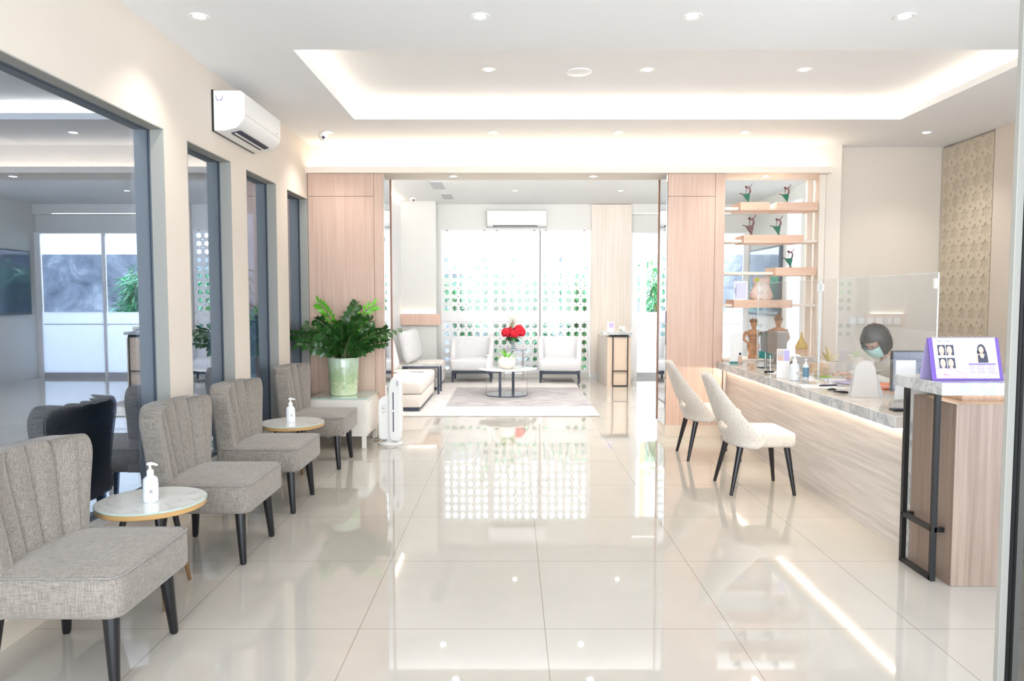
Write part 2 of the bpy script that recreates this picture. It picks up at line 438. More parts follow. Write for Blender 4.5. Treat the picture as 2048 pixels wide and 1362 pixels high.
        if solid: md = o.modifiers.new('solid', 'SOLIDIFY'); md.thickness = solid; md.offset = 0
        if sub: md = o.modifiers.new('sub', 'SUBSURF'); md.levels = sub; md.render_levels = sub
        if bevel > 0:
            md = o.modifiers.new('bevel', 'BEVEL'); md.width = bevel; md.segments = seg; md.limit_method = 'ANGLE'; md.angle_limit = R(40)
        return o
def box(name, x0, x1, y0, y1, z0, z1, mat, parent=None, bevel=0.0, **k):
    return MB().box(x0, x1, y0, y1, z0, z1).build(name, mat, parent, bevel, **k)
def tag(o, label=None, cat=None, group=None, kind=None):
    if label: o['label'] = label
    if cat: o['category'] = cat
    if group: o['group'] = group
    if kind: o['kind'] = kind
    return o
def thing(name, label, cat, loc=(0, 0, 0), rz=0.0, group=None):
    o = bpy.data.objects.new(name, None); C.collection.objects.link(o)
    o.location = loc; o.rotation_euler = (0, 0, rz); o.empty_display_size = 0.1
    return tag(o, label, cat, group)
def dup(o, parent=None):
    c = o.copy(); C.collection.objects.link(c)
    if parent: c.parent = parent
    for ch in list(o.children): dup(ch, c)
    return c
def dup_at(o, loc, rz, label, group=None):
    c = dup(o); c.location = loc; c.rotation_euler = (0, 0, rz); c['label'] = label
    if group: c['group'] = group
    return c
def struct(o): o['kind'] = 'structure'; return o
def rrect(hx, hy, r, n=6, cx=0, cy=0):
    pts = []
    for sx, sy, a0 in ((1, 1, 0), (-1, 1, 90), (-1, -1, 180), (1, -1, 270)):
        for k in range(n + 1):
            a = R(a0 + 90 * k / n)
            pts.append((cx + sx * (hx - r) + r * math.cos(a), cy + sy * (hy - r) + r * math.sin(a)))
    return pts
def cushion(x0, x1, y0, y1, z0, z1, r=0.04, e=0.02, crown=0.02, n=6):
    """rounded upholstered block with a crowned top"""
    cx, cy, hx, hy = (x0 + x1) / 2, (y0 + y1) / 2, (x1 - x0) / 2, (y1 - y0) / 2
    rg = []
    def ring(ins, z, rr): return [(x, y, z) for x, y in rrect(hx - ins, hy - ins, max(rr, 0.002), n, cx, cy)]
    rg.append(ring(e, z0, r - e * 0.5)); rg.append(ring(e * 0.3, z0 + e * 0.3, r)); rg.append(ring(0, z0 + e, r))
    rg.append(ring(0, z1 - e, r)); rg.append(ring(e * 0.3, z1 - e * 0.3, r)); rg.append(ring(e, z1, r))
    m = min(hx, hy)
    for t in (0.25, 0.5, 0.75, 0.95):
        rg.append(ring(e + (m - e) * t, z1 + crown * (1 - (1 - t) ** 2), max(r * (1 - t), 0.002)))
    return MB().rings(rg)

# ------------------------------------------------------------------ the room
struct(box('floor', -2.25, 5.0, -1.2, 13.14, -0.06, 0.0, 'floor'))
H = 2.985
rx0, rx1, ry0, ry1 = -1.38, 3.405, 4.65, 6.42
cm = MB()
cm.box(-2.3, rx0, -1.2, 7.7, H, 3.04); cm.box(rx1, 4.9, -1.2, 7.62, H, 3.04)
cm.box(rx0, rx1, -1.2, ry0, H, 3.04); cm.box(rx0, rx1, ry1, 7.5, H, 3.04)
g = 0.17
cm.box(rx0 - g - .02, rx0 - g, ry0 - g, ry1 + g, 3.04, 3.15); cm.box(rx1 + g, rx1 + g + .02, ry0 - g, ry1 + g, 3.04, 3.15)
cm.box(rx0 - g, rx1 + g, ry0 - g - .02, ry0 - g, 3.04, 3.15); cm.box(rx0 - g, rx1 + g, ry1 + g, ry1 + g + .02, 3.04, 3.15)
cm.box(rx0 - g - .02, rx1 + g + .02, ry0 - g - .02, ry1 + g + .02, 3.15, 3.2)
ceiling = struct(cm.build('ceiling', 'ceil', smooth=False))
lm = MB()
for a in ((rx0 - .12, rx0 - .09, ry0 - .1, ry1 + .1), (rx1 + .09, rx1 + .12, ry0 - .1, ry1 + .1), (rx0 - .09, rx1 + .09, ry0 - .12, ry0 - .09), (rx0 - .09, rx1 + .09, ry1 + .09, ry1 + .12)):
    lm.box(*a, 3.041, 3.053)
tag(lm.build('cove_light_strip', 'led_ceil', smooth=False), 'warm hidden light strip running round the recessed ceiling tray', 'cove light')
box('added_roof_slab', -2.3, 5.2, -1.2, 13.5, 3.24, 3.34, 'roof')['kind'] = 'structure'  # unseen slab added above the ceiling to stop sky light leaking in
# left wall with four windows
WX = -2.07
wins = [(1.2, 4.35), (4.662, 5.377), (5.687, 6.395), (6.712, 7.37)]
WT, WB = 2.425, 0.27
wm = MB()
wm.box(WX - .2, WX, -1.2, 7.8, WT, 3.04); wm.box(WX - .2, WX, -1.2, 7.4, 0, WB)
prev = -1.2
for a, b in wins:
    wm.box(WX - .2, WX, prev, a, WB, WT); prev = b
wm.box(WX - .2, WX, prev, 7.8, WB, WT)
struct(wm.build('wall_left', 'cream', smooth=False))
struct(box('baseboard_left', WX, WX + .012, -1.2, 6.8, 0, 0.10, 'stone'))
for i, (a, b) in enumerate(wins):
    w = thing('window_%d' % (i + 1), None, None); w['kind'] = 'structure'
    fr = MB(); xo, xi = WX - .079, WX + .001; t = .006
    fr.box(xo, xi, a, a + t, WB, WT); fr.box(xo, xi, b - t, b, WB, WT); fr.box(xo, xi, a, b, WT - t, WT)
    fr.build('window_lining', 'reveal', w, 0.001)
    fr = MB(); xo, xi = WX - .086, WX - .078; t = .012
    fr.box(xo, xi, a, a + t, WB, WT); fr.box(xo, xi, b - t, b, WB, WT); fr.box(xo, xi, a, b, WT - t, WT); fr.box(xo, xi, a, b, WB, WB + .03)
    if i == 0: fr.box(xo, xi, 2.686, 2.694, WB, WT)
    fr.build('window_frame', 'frame', w, 0.001)
    box('pane', WX - .094, WX - .087, a, b, WB, WT, 'winglass', w, smooth=False)
    box('window_sill', WX - .08, WX + .004, a + .002, b - .002, WB, WB + .012, 'plastic_side', w, 0.002)
# wood piers with mirror sides
PY0, PY1, PZ = 7.372, 7.773, 2.68
def pier(name, x0, x1, inner):
    p = thing(name, None, None); p['kind'] = 'structure'
    a, b = (x0, x1)
    box('wood_panel', a + .004, b - .1, PY0, PY1 - .005, .12, 2.45, 'wood', p, .0015)
    box('wood_panel', a + .004, b - .1, PY0, PY1 - .005, 2.453, PZ - .001, 'wood', p, .0015)
    box('wood_panel', b - .097, b, PY0, PY1 - .005, .12, PZ - .001, 'wood', p, .0015)
    box('baseboard', a, b, PY0 + .004, PY1, 0, .12, 'stone', p)
    if inner > 0:
        box('mirror', b, b + .008, PY0 + .012, PY1 - .03, .12, PZ - .002, 'mirror', p, smooth=False)
        box('edge_trim', b, b + .016, PY1 - .03, PY1 + .004, .12, PZ - .002, 'trimwood', p)
    else:
        box('mirror', a - .008, a, PY0 + .012, PY1 - .03, .12, PZ - .002, 'mirror', p, smooth=False)
        box('edge_trim', a - .016, a, PY1 - .03, PY1 + .004, .12, PZ - .002, 'trimwood', p)
    return p
pier('wall_pier_left', -2.068, -1.30, 1)
pier('wall_pier_centre', 1.575, 2.155, -1)
# beam with lit ledge
bmx = MB(); bmx.box(-2.07, 3.22, 7.48, 7.773, 2.68, H + .055); bmx.box(-2.07, 3.22, 7.33, 7.48, 2.68, 2.72); bmx.box(-2.07, 3.22, 7.33, 7.345, 2.72, 2.741)
struct(bmx.build('wall_beam', 'cream_lite', smooth=False))
tag(box('cove_light_strip', -2.05, 3.2, 7.39, 7.415, 2.7205, 2.735, 'led_ledge', smooth=False), 'warm hidden light strip lying in the ledge of the beam above the wood piers', 'cove light')
struct(box('wall_pier_right', 3.22, 3.373, 7.477, 7.8, 0, H, 'cream_lite'))
struct(box('wall_back_right', 3.373, 4.7, 7.59, 7.8, 0, H, 'cream'))
rw = MB(); rw.box(4.46, 4.7, 2.4, 6.76, 0, H); rw.box(4.50, 4.7, 6.76, 7.6, 0, H)
struct(rw.build('wall_right', 'cream', smooth=False))

# lattice pattern used for the screens and the relief
def star_cell(mb, cx, cz, pw, ph, ro, ri, chop, fn, y0, y1, mi=0, rot=0.0):
    stars = [(PI / 6 * k + rot, ro if k % 2 == 0 else ri) for k in range(12)]
    sp = [(r * math.cos(a), r * math.sin(a)) for a, r in stars]
    hw, hh = pw / 2, ph / 2
    oc = [(hw, -hh + chop), (hw, hh - chop), (hw - chop, hh), (-hw + chop, hh), (-hw, hh - chop), (-hw, -hh + chop), (-hw + chop, -hh), (hw - chop, -hh)]
    def radial(poly, a):
        dx, dy = math.cos(a), math.sin(a); best = None
        for i in range(len(poly)):
            x1, y1_ = poly[i]; x2, y2 = poly[(i + 1) % len(poly)]
            ex, ey = x2 - x1, y2 - y1_
            den = dx * ey - dy * ex
            if abs(den) < 1e-12: continue
            t = (x1 * ey - y1_ * ex) / den; u = (x1 * dy - y1_ * dx) / den
            if t > 0 and -1e-6 <= u <= 1 + 1e-6: best = t if best is None else min(best, t)
        return best
    an = sorted(set([round(math.atan2(y, x) % (2 * PI), 5) for x, y in sp + oc]))
    n = len(an); vs = []
    for a in an:
        ra, rb = radial(sp, a), radial(oc, a)
        for r in (ra, rb):
            for yy in (y0, y1): vs.append(fn(cx + r * math.cos(a), yy, cz + r * math.sin(a)))
    fs = []
    for i in range(n):
        j = (i + 1) % n
        A, B = i * 4, j * 4
        fs += [(A, B, B + 2, A + 2), (A + 1, A + 3, B + 3, B + 1), (A, A + 1, B + 1, B), (A + 2, B + 2, B + 3, A + 3)]
    mb.add(vs, fs, mi)
def lattice(x0, x1, z0, z1, nx, nz, fn, y0, y1, k=0.42):
    mb = MB(); pw, ph = (x1 - x0) / nx, (z1 - z0) / nz
    for i in range(nx):
        for j in range(nz):
            star_cell(mb, x0 + pw * (i + .5), z0 + ph * (j + .5), pw, ph, pw * k, pw * k * .60, pw * .10, fn, y0, y1, rot=PI / 6)
    return mb
# ------------------------------------------------------------------ lounge shell
BY = 13.02
struct(box('wall_lounge_left', -2.07, -1.93, 7.775, BY + .1, 0, 3.2, 'white'))
struct(box('wall_lounge_pilaster', -1.93, -1.32, 12.6, BY, 0, 3.10, 'lounge_wall'))
struct(box('trim_1', -1.93, -1.24, 12.53, 12.6, .96, 1.155, 'wood'))
tag(box('shelf_light_strip', -1.9, -1.34, 12.56, 12.58, 1.158, 1.168, emis('led_shelf', WARM, 6), smooth=False), 'short warm light strip on the wooden wall ledge above the sofa', 'cove light')
struct(box('ceiling_lounge', -1.95, 4.3, 7.775, BY + .3, 3.10, 3.16, 'white'))
bk = MB()
bk.box(-1.33, 1.42, BY, BY + .12, 2.645, 3.10); bk.box(-1.33, -1.277, BY, BY + .05, 0, 2.65); bk.box(-1.32, 1.40, BY, BY + .12, 0, .075)
bk.box(2.13, 4.25, BY - .02, BY + .12, 2.92, 3.10); bk.box(2.13, 4.25, BY + .06, BY + .12, 2.6, 2.92)
struct(bk.build('wall_lounge_back', 'lounge_wall', smooth=False))
struct(box('wall_wood_panel', 1.415, 2.13, BY - .06, BY + .1, 0.08, 3.09, 'wood_pale'))
struct(box('baseboard_lounge', 1.415, 2.13, BY - .065, BY + .1, 0, .08, 'plastic_side'))
sx = [(-1.245, -.415), (-.352, .48), (.528, 1.375)]
for i, (a, b) in enumerate(sx):
    w = thing('window_%d' % (i + 5), None, None); w['kind'] = 'structure'
    fr = MB()
    fr.box(a - .032, a, BY, BY + .05, .075, 2.645); fr.box(b, b + .032, BY, BY + .05, .075, 2.645)
    fr.box(a, b, BY, BY + .05, 1.006, 1.168); fr.box(a, b, BY, BY + .05, .075, .10); fr.box(a, b, BY, BY + .05, 2.625, 2.645)
    fr.build('window_frame', 'lattice', w, .002)
    lattice(a, b, 1.168, 2.625, 6, 10, lambda x, y, z: (x, y, z), BY + .012, BY + .032).build('lattice_screen', 'lattice', w, smooth=False)
    lattice(a, b, .10, 1.006, 6, 6, lambda x, y, z: (x, y, z), BY + .012, BY + .032).build('lattice_screen', 'lattice', w, smooth=False)
    box('pane', a, b, BY + .055, BY + .06, .1, 2.63, 'clear', w, smooth=False)
    for hx in (a + .08, b - .08): box('hinge_clip', hx - .02, hx + .02, BY - .004, BY, 2.632, 2.642, 'blackmetal', w)
dr = thing('window_8', None, None); dr['kind'] = 'structure'
fr = MB(); fr.box(2.13, 2.26, BY, BY + .06, 0, 2.6); fr.box(4.16, 4.25, BY, BY + .06, 0, 2.6); fr.box(2.26, 4.16, BY, BY + .06, 2.585, 2.6)
fr.box(3.0, 3.05, BY, BY + .06, 0, 2.6); fr.build('window_frame', 'lattice', dr, .002)
box('pane', 2.26, 4.16, BY + .03, BY + .036, 1.17, 2.59, 'clear', dr, smooth=False)
box('frosted_panel', 2.26, 4.16, BY + .02, BY + .04, .08, 1.175, 'frost', dr, .002)
box('kick_plate', 2.26, 4.16, BY + .015, BY + .05, 0, .08, 'grille', dr)
fr = MB()
for k in range(54): fr.box(2.275 + k * .0345, 2.3 + k * .0345, BY + .017, BY + .02, .945, .965)
fr.build('dotted_band', 'grille', dr, smooth=False)
rwm = MB(); rwm.box(4.25, 4.37, 11.25, BY + .12, 0, 3.1); rwm.box(4.25, 4.37, 7.8, 10.68, 0, 3.1); rwm.box(4.25, 4.37, 10.68, 11.25, 0, .3); rwm.box(4.25, 4.37, 10.68, 11.25, 2.9, 3.1)
struct(rwm.build('wall_lounge_right', 'lounge_wall', smooth=False))
w = thing('window_9', None, None); w['kind'] = 'structure'
fr = MB(); fr.box(4.26, 4.32, 10.68, 10.71, .3, 2.9); fr.box(4.26, 4.32, 11.22, 11.25, .3, 2.9); fr.build('window_frame', 'lattice', w)
box('pane', 4.285, 4.29, 10.71, 11.22, .3, 2.9, 'frost', w, smooth=False)
# lit cove along the lounge left wall
tag(box('cove_light_strip', -1.925, -1.91, 8.2, 12.5, 3.06, 3.08, emis('led_lounge', WARM, 7), smooth=False), 'warm light strip at the top of the lounge left wall', 'cove light')
tag(box('cove_light_strip', 2.2, 3.9, 13.0, 13.015, 2.93, 2.94, emis('led_door', NEUT, 6), smooth=False), 'warm light strip over the glazed lounge opening at the back right', 'cove light')

# ------------------------------------------------------------------ outside
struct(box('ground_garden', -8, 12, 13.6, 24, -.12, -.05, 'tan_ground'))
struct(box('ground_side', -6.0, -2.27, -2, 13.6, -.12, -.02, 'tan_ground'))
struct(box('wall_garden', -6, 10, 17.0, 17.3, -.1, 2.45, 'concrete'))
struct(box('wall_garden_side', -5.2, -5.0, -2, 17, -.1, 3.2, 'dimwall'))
struct(box('side_light_block', -5.2, -2.28, -2, 13.6, 3.0, 3.1, 'dimwall'))  # canopy added over the side garden to block sky light and keep it dark

def bamboo(cx, cy, n, top, spread, label, mats=('bamboo', 'bamboo_lite'), seed=1, L=.2):
    rnd = random.Random(seed)
    t = thing('bamboo_clump', label, 'bamboo', (cx, cy, -.05))
    f = [MB(), MB()]
    for k in range(n):
        a = rnd.uniform(0, 2 * PI); r0 = rnd.uniform(0, spread * .25); lean = rnd.uniform(.1, spread)
        h = top * rnd.uniform(.7, 1.0)
        bx, by = r0 * math.cos(a), r0 * math.sin(a) * .5
        tx, ty = bx + lean * math.cos(a), by + lean * math.sin(a) * .5
        P = lambda s: Vector((bx + (tx - bx) * s ** 2.2, by + (ty - by) * s ** 2.2, h * (s - .12 * s ** 4)))
        MB().tube([P(s / 8) for s in range(9)], [.013 - .0011 * s for s in range(9)], 6).build('culm', 'culm', t)
        for q in range(16):
            s = rnd.uniform(.12, 1.0); p = P(s)
            for w_ in range(rnd.randint(4, 8)):
                an = rnd.uniform(0, 2 * PI); el = rnd.uniform(-.9, .5); ln = L * rnd.uniform(.6, 1.25)
                d = Vector((math.cos(an) * math.cos(el), math.sin(an) * math.cos(el), math.sin(el)))
                sd = d.cross(Vector((0, 0, 1))).normalized() * ln * .085
                q0 = p + d * rnd.uniform(.02, .16)
                m1 = q0 + d * ln * .35 + Vector((0, 0, .006)); e_ = q0 + d * ln + Vector((0, 0, -.25 * ln))
                (f[0] if rnd.random() < .6 else f[1]).add([q0, m1 + sd, e_, m1 - sd, m1 - Vector((0, 0, .012))], [(0, 1, 4), (1, 2, 4), (2, 3, 4), (3, 0, 4)])
    for i in (0, 1): tag(f[i].build('foliage', mats[i], t, smooth=False, fix=False), kind='stuff')
    return t
for i, (x, top, lab) in enumerate([(-1.75, 2.3, 'bamboo clump outside the left end of the lounge lattice screens'), (-1.0, 2.4, 'bamboo clump outside, behind the left armchair'),
        (-.2, 2.75, 'tall bamboo clump outside, behind the red flowers'), (.55, 2.5, 'bamboo clump outside, behind the gap beside the right armchair'), (1.35, 2.4, 'bamboo clump outside behind the right end of the lattice screens'),
        (2.15, 2.6, 'bamboo clump outside the glazed opening left of the wooden post'), (2.95, 2.65, 'bamboo clump outside the glazed opening right of the wooden post'), (3.75, 2.2, 'bamboo clump outside the glazed opening, rightmost of the row')]):
    bamboo(x, 14.35 + 1.3 * (i % 2), 15, top, .5, lab, seed=i + 3, L=.25)
tag(box('timber_post', 2.46, 2.56, 13.8, 13.9, -.05, 3.0, 'post', bevel=.004), 'slim peach timber post outside the glazed lounge opening', 'post')
bamboo(-3.3, 7.0, 9, 2.0, .6, 'dark bamboo clump outside the second left window', seed=31, L=.2)
bamboo(-3.7, 9.2, 10, 2.2, .7, 'dark bamboo clump outside the third left window', seed=32, L=.2)
pb = MB(); rnd = random.Random(5)
for k in range(420):
    y = rnd.uniform(1.2, 7.4); x = -2.5 + rnd.gauss(0, .05); r = rnd.uniform(.015, .032)
    pb.ball((x, y, -.02 + r * .4), r, 7, 5, 0, (1, rnd.uniform(.8, 1.4), .6))
tag(pb.build('pebbles', 'pebble'), 'strip of white pebbles on the ground outside the left windows', 'pebbles', kind='stuff')

# ------------------------------------------------------------------ ceiling fittings
def spot(loc, power, size=1.9, col=NEUT):
    l = bpy.data.lights.new('downlight_lamp', 'SPOT'); l.energy = power; l.spot_size = size; l.spot_blend = .8; l.color = col; l.shadow_soft_size = .05
    o = bpy.data.objects.new('downlight_lamp', l); C.collection.objects.link(o); o.location = loc
    return o
dl = thing('ceiling_downlight', 'x', 'ceiling light', (0, 0, 0), 0, 'recessed ceiling downlights')
MB().lathe([(.034, -.001), (.055, -.004), (.056, .0), (.056, .004), (.034, .004)], 24, cap=False).build('trim_ring', 'plastic', dl)
MB().lathe([(.0001, -.0005), (.034, -.0005), (.034, .004), (.0001, .004)], 20).build('lamp_lens', 'lens', dl)
dls = []
names = ['leftmost', 'second from left', 'third from left', 'rightmost']
for i, x in enumerate((-1.738, -.177, 1.003, 2.183)): dls.append((x, 4.11, H - .001, names[i] + ' round downlight in the front row of the ceiling', SPOT))
for i, x in enumerate((-.177, 1.025, 2.215)): dls.append((x, 5.58, 3.149, ['left', 'middle', 'right'][i] + ' round downlight inside the recessed ceiling tray', SPOT))
for i, x in enumerate((-1.739, -.175, 1.007, 2.2, 3.914)): dls.append((x, 6.92, H - .001, ['leftmost', 'second from left', 'middle', 'second from right', 'rightmost'][i] + ' round downlight in the row near the beam', SPOT))
for i, x in enumerate((-.605, .841, 2.62)): dls.append((x, 7.489 + .06, 2.679, ['left', 'middle', 'right'][i] + ' round downlight under the beam between the rooms', SPOT * .6))
for i, x in enumerate((.047, 1.70)): dls.append((x, 11.4, 3.099, ['left', 'right'][i] + ' round downlight in the lounge ceiling', SPOT * 3.4))
for i, x in enumerate((-.9, .9, 2.7)): dls.append((x, 9.2, 3.099, ['left', 'middle', 'right'][i] + ' added fill downlight in the lounge ceiling row unseen behind the beam', SPOT * 3.4))  # extra row added to brighten the lounge, out of sight behind the beam
for i, (x, y, z, lab, pw) in enumerate(dls):
    if i == 0: o = dl; o.location = (x, y, z); o['label'] = lab
    else: o = dup_at(dl, (x, y, z), 0, lab)
    spot((x, y, z - .02), pw)
for x, y in ((-1.0, 1.6), (0.8, 1.6)): spot((x, y, H - .02), SPOT)
tag(MB().lathe([(.0001, -.02), (.07, -.018), (.095, -.008), (.097, 0), (.0001, 0)], 32, (.51, 5.62, 3.149)).build('smoke_detector', 'plastic'), 'flat round white ceiling speaker in the recessed tray', 'ceiling speaker')
def dome(x, y, z, lab, s=1.0):
    t = thing('security_camera', lab, 'security camera', (x, y, z))
    MB().lathe([(.045 * s, 0), (.045 * s, -.018 * s), (.040 * s, -.035 * s), (.024 * s, -.058 * s), (.0001, -.064 * s)], 24).build('housing', 'pot_pale', t)
    MB().ball((.012 * s, -.030 * s, -.036 * s), .016 * s).build('camera_lens', 'ink', t)
dome(-1.80, 6.98, H, 'small dome security camera on the ceiling above the left wood pier')
dome(-1.66, 12.2, 3.10, 'small dome security camera on the lounge ceiling corner', 1.1)
vm = MB()
vm.box(-1.20, -1.02, 10.5, 11.2, 3.092, 3.10); tag(vm.build('air_vent', 'grille'), 'grey ceiling air vent nearer of two in the lounge ceiling', 'air vent')
tag(box('air_vent', -1.15, -.98, 11.7, 12.3, 3.092, 3.10, 'grille'), 'grey ceiling air vent farther of two in the lounge ceiling', 'air vent')

# ------------------------------------------------------------------ air conditioners
def aircon(label, loc, rz, L=.80, Hh=.275, D=.225, vent=False, sticker=False):
    """local: back at x=0, faces +x, length along y, z from 0 up"""
    t = thing('air_conditioner', label, 'air conditioner', loc, rz)
    prof = [(0, .0), (.09, .0), (.165, .02), (D - .01, .075), (D, .11), (D, Hh - .02), (D - .03, Hh), (0, Hh)]
    MB().prism(prof, L, lambda u, v, w: (u, w - L / 2, v)).build('housing', 'plastic', t, .006)
    a = math.atan2(.055, D - .01 - .165)
    sl = MB(); sl.prism([(.095, -.0015), (.162, .0125), (.166, .0185), (.097, .012)], L * .74, lambda u, v, w: (u + .004, w - L * .40, v - .001))
    sl.build('outlet_slot', 'ink', t)
    MB().prism([(.118, -.004), (.132, -.001), (.132, .002), (.118, -.001)], L * .72, lambda u, v, w: (u, w - L * .39, v + .003)).build('louver', 'plastic', t)
    MB().box(D, D + .0015, -L / 2 + .01, L / 2 - .01, .108, .1115).build('panel_seam', 'grille', t)
    MB().box(D, D + .002, L / 2 - .11, L / 2 - .09, .125, .135).build('brand_plate', 'grille', t)
    box('back_plate', -.0, .012, -L / 2 - .006, L / 2 + .006, -.004, Hh + .002, 'blackmetal', t)
    if sticker:
        st = MB(); y = -L / 2 - .0008
        st.box(.02, .085, y - .0006, y, Hh - .085, Hh - .018, 0)
        for sgn in (-1, 1):
            c = .0525
            st.box(c + sgn * .022 - .0015, c + sgn * .022 + .0015, y - .001, y, Hh - .058, Hh - .038, 1)
            st.add([(c + sgn * .022, y - .001, Hh - .058), (c + sgn * .018, y - .001, Hh - .058), (c + sgn * .006, y - .001, Hh - .068), (c + sgn * .010, y - .001, Hh - .072)], [(0, 1, 2, 3)], 1)
            st.ball((c + sgn * .010, y, Hh - .068), .006, 8, 6, 1, (1, .15, 1))
        st.build('sticker', ['paper', 'purple'], t, smooth=False)
    return t
aircon('white wall air conditioner high on the left wall above the narrow windows', (WX, 5.455, 2.578), 0, .78, sticker=True)
aircon('white wall air conditioner above the lounge lattice screens', (.085, BY, 2.69), R(-90), 1.05, .29, .21)

# ------------------------------------------------------------------ slipper chairs
def slipper():
    t = thing('slipper_chair', 'x', 'chair', (0, 0, 0), 0, 'grey linen channel back chairs along the left windows')
    # seat
    rg = []
    def ring(ins, z, r, n=7):
        return [(x, y, z) for x, y in rrect(.262 - ins, .288 - ins, r, n, .023)]
    for ins, z, r in ((.018, .287, .035), (.006, .291, .045), (0, .302, .05), (0, .36, .05), (.001, .42, .05), (.005, .434, .048), (.010, .441, .046)): rg.append(ring(ins, z, r))
    for q in (.15, .35, .6, .85, .97):
        rg.append(ring(.01 + .235 * q, .441 + .022 * (1 - (1 - q) ** 2), max(.046 * (1 - q), .003)))
    MB().rings(rg).build('seat', 'linen', t, angle=60)
    loop = ring(.002, .438, .048, 8)
    pp = [p for p in loop if p[0] > -.20]
    i0 = max(range(len(loop)), key=lambda i: (loop[i][0] <= -.20) * 0)
    # order the open loop from the rear on the +y side around the front to the -y side
    pos = sorted([p for p in pp], key=lambda p: math.atan2(p[1], p[0]))
    pos = [(-.20, -.286, .438)] + pos + [(-.20, .286, .438)]
    MB().tube(pos, .0042, 6).build('piping', 'linen_pipe', t)
    # backrest: channel tufted shell
    seams = [-1.0, -.56, -.19, .19, .56, 1.0]
    rows = []
    z0, zt = .290, .835
    NV, NU = 30, 64
    for j in range(NV + 1):
        v = j / NV
        z = z0 + (zt - z0) * (1 - (1 - v) ** 1.35)
        s = (z - z0) / (zt - z0)
        w = .292 - .022 * math.sin(min(1, s / .32) * PI / 2) ** 2 + .085 * max(0, (s - .22) / .78) ** 1.3
        rr = .105; thk = .105 - .030 * s
        if z > zt - rr:
            k = math.sqrt(max(0, 1 - ((z - (zt - rr)) / rr) ** 2))
            w = w - rr * .9 + rr * .9 * k; thk *= (.25 + .75 * k)
        front, back = [], []
        for i in range(NU + 1):
            u = -1 + 2 * i / NU
            wing = .125 * abs(u) ** 2.4 * (.35 + .65 * s)
            for q in range(5):
                if seams[q] <= u <= seams[q + 1] + 1e-9:
                    c = (seams[q] + seams[q + 1]) / 2; hwid = (seams[q + 1] - seams[q]) / 2
                    tl = (u - c) / hwid; bmp = .040 * math.sqrt(max(0, 1 - tl * tl)) * (.6 + .4 * hwid / .22); break
            if abs(u) > .56: bmp *= 1.0 if (u - c) * u < 0 else .8
            env = (1 - abs(u) ** 10) ** .5 if abs(u) < 1 else 0
            xf = -.185 - .095 * s + wing + bmp * (.5 + .5 * env)
            zoff = .012 * math.sqrt(max(0, 1 - tl * tl)) * s ** 6 + .012 * abs(u) ** 3 * s ** 5
            xb = xf - bmp - thk * env - .004
            front.append((xf, u * w, z + zoff)); back.append((min(xb, -.272 - .080 * s + wing * .8), u * w * 1.004, z + zoff * .6))
        rows.append(front + back[::-1])
    MB().rings(rows).build('backrest', 'linen', t, angle=50)
    # rim piping along the rear edges of the back
    for sgn in (-1, 1):
        pts = []
        for j in range(2, NV - 3):
            r = rows[j]; p = r[NU + 1] if sgn > 0 else r[2 * NU + 1]
            pts.append((p[0] + .012, p[1] + sgn * .001, p[2]))
        MB().tube(pts, .0035, 6).build('piping', 'linen_pipe', t)
    for sx_, sy_ in ((1, 1), (1, -1), (-1, 1), (-1, -1)):
        tx, ty = sx_ * .208, sy_ * .205
        MB().tube([(tx, ty, .292), (sx_ * .228, sy_ * .228, .012), (sx_ * .229, sy_ * .229, 0)], [.030, .0175, .014], 14).build('leg', 'black', t)
    return t
sc0 = slipper()
sc_spots = [(-1.665, 2.765, 'grey linen channel back chair nearest the camera, partly cut off at lower left'),
            (-1.665, 4.015, 'grey linen channel back chair just behind the nearest round side table'),
            (-1.675, 4.93, 'grey linen channel back chair third from the camera, before the farther side table'),
            (-1.668, 6.165, 'grey linen channel back chair farthest along the wall, in front of the white cabinet')]
for i, (x, y, lab) in enumerate(sc_spots):
    if i == 0: sc0.location = (x, y, 0); sc0['label'] = lab
    else: dup_at(sc0, (x, y, 0), 0, lab)

# ------------------------------------------------------------------ round side tables
def side_table():
    t = thing('side_table', 'x', 'side table', (0, 0, 0), 0, 'round side tables between the chairs')
    MB().lathe([(.20, .432), (.236, .434), (.240, .438), (.240, .460), (.0001, .460)], 64).build('wooden_rim', pmat('golden_rim', (0.50, 0.30, 0.12), 0.35), t)
    MB().lathe([(.238, .4602), (.2435, .4605), (.2435, .4655), (.242, .4665), (.0001, .4665)], 64).build('glass_top', ['tableglass'], t)
    MB().lathe([(.0001, .4668), (.2405, .4668), (.2405, .4672), (.0001, .4672)], 64).build('marble_top', 'marble_table', t)
    for k in range(3):
        a = R(68 + 120 * k)
        d = Vector((math.cos(a), math.sin(a), 0))
        P = lambda r, z: (d.x * r, d.y * r, z)
        l = MB().tube([P(.115, .434), P(.185, .13)], [.0155, .012], 12).build('leg', 'black', t)
        MB().tube([P(.185, .13), P(.213, .004), P(.2135, 0)], [.0121, .0088, .007], 12).build('leg_tip', 'brass', l)
    return t
st0 = side_table(); st0.location = (-1.709, 3.377, 0); st0['label'] = 'round marble topped side table nearer the camera, between the first two chairs'
dup_at(st0, (-1.70, 5.54, 0), R(20), 'round marble topped side table farther from the camera, in front of the last chair')
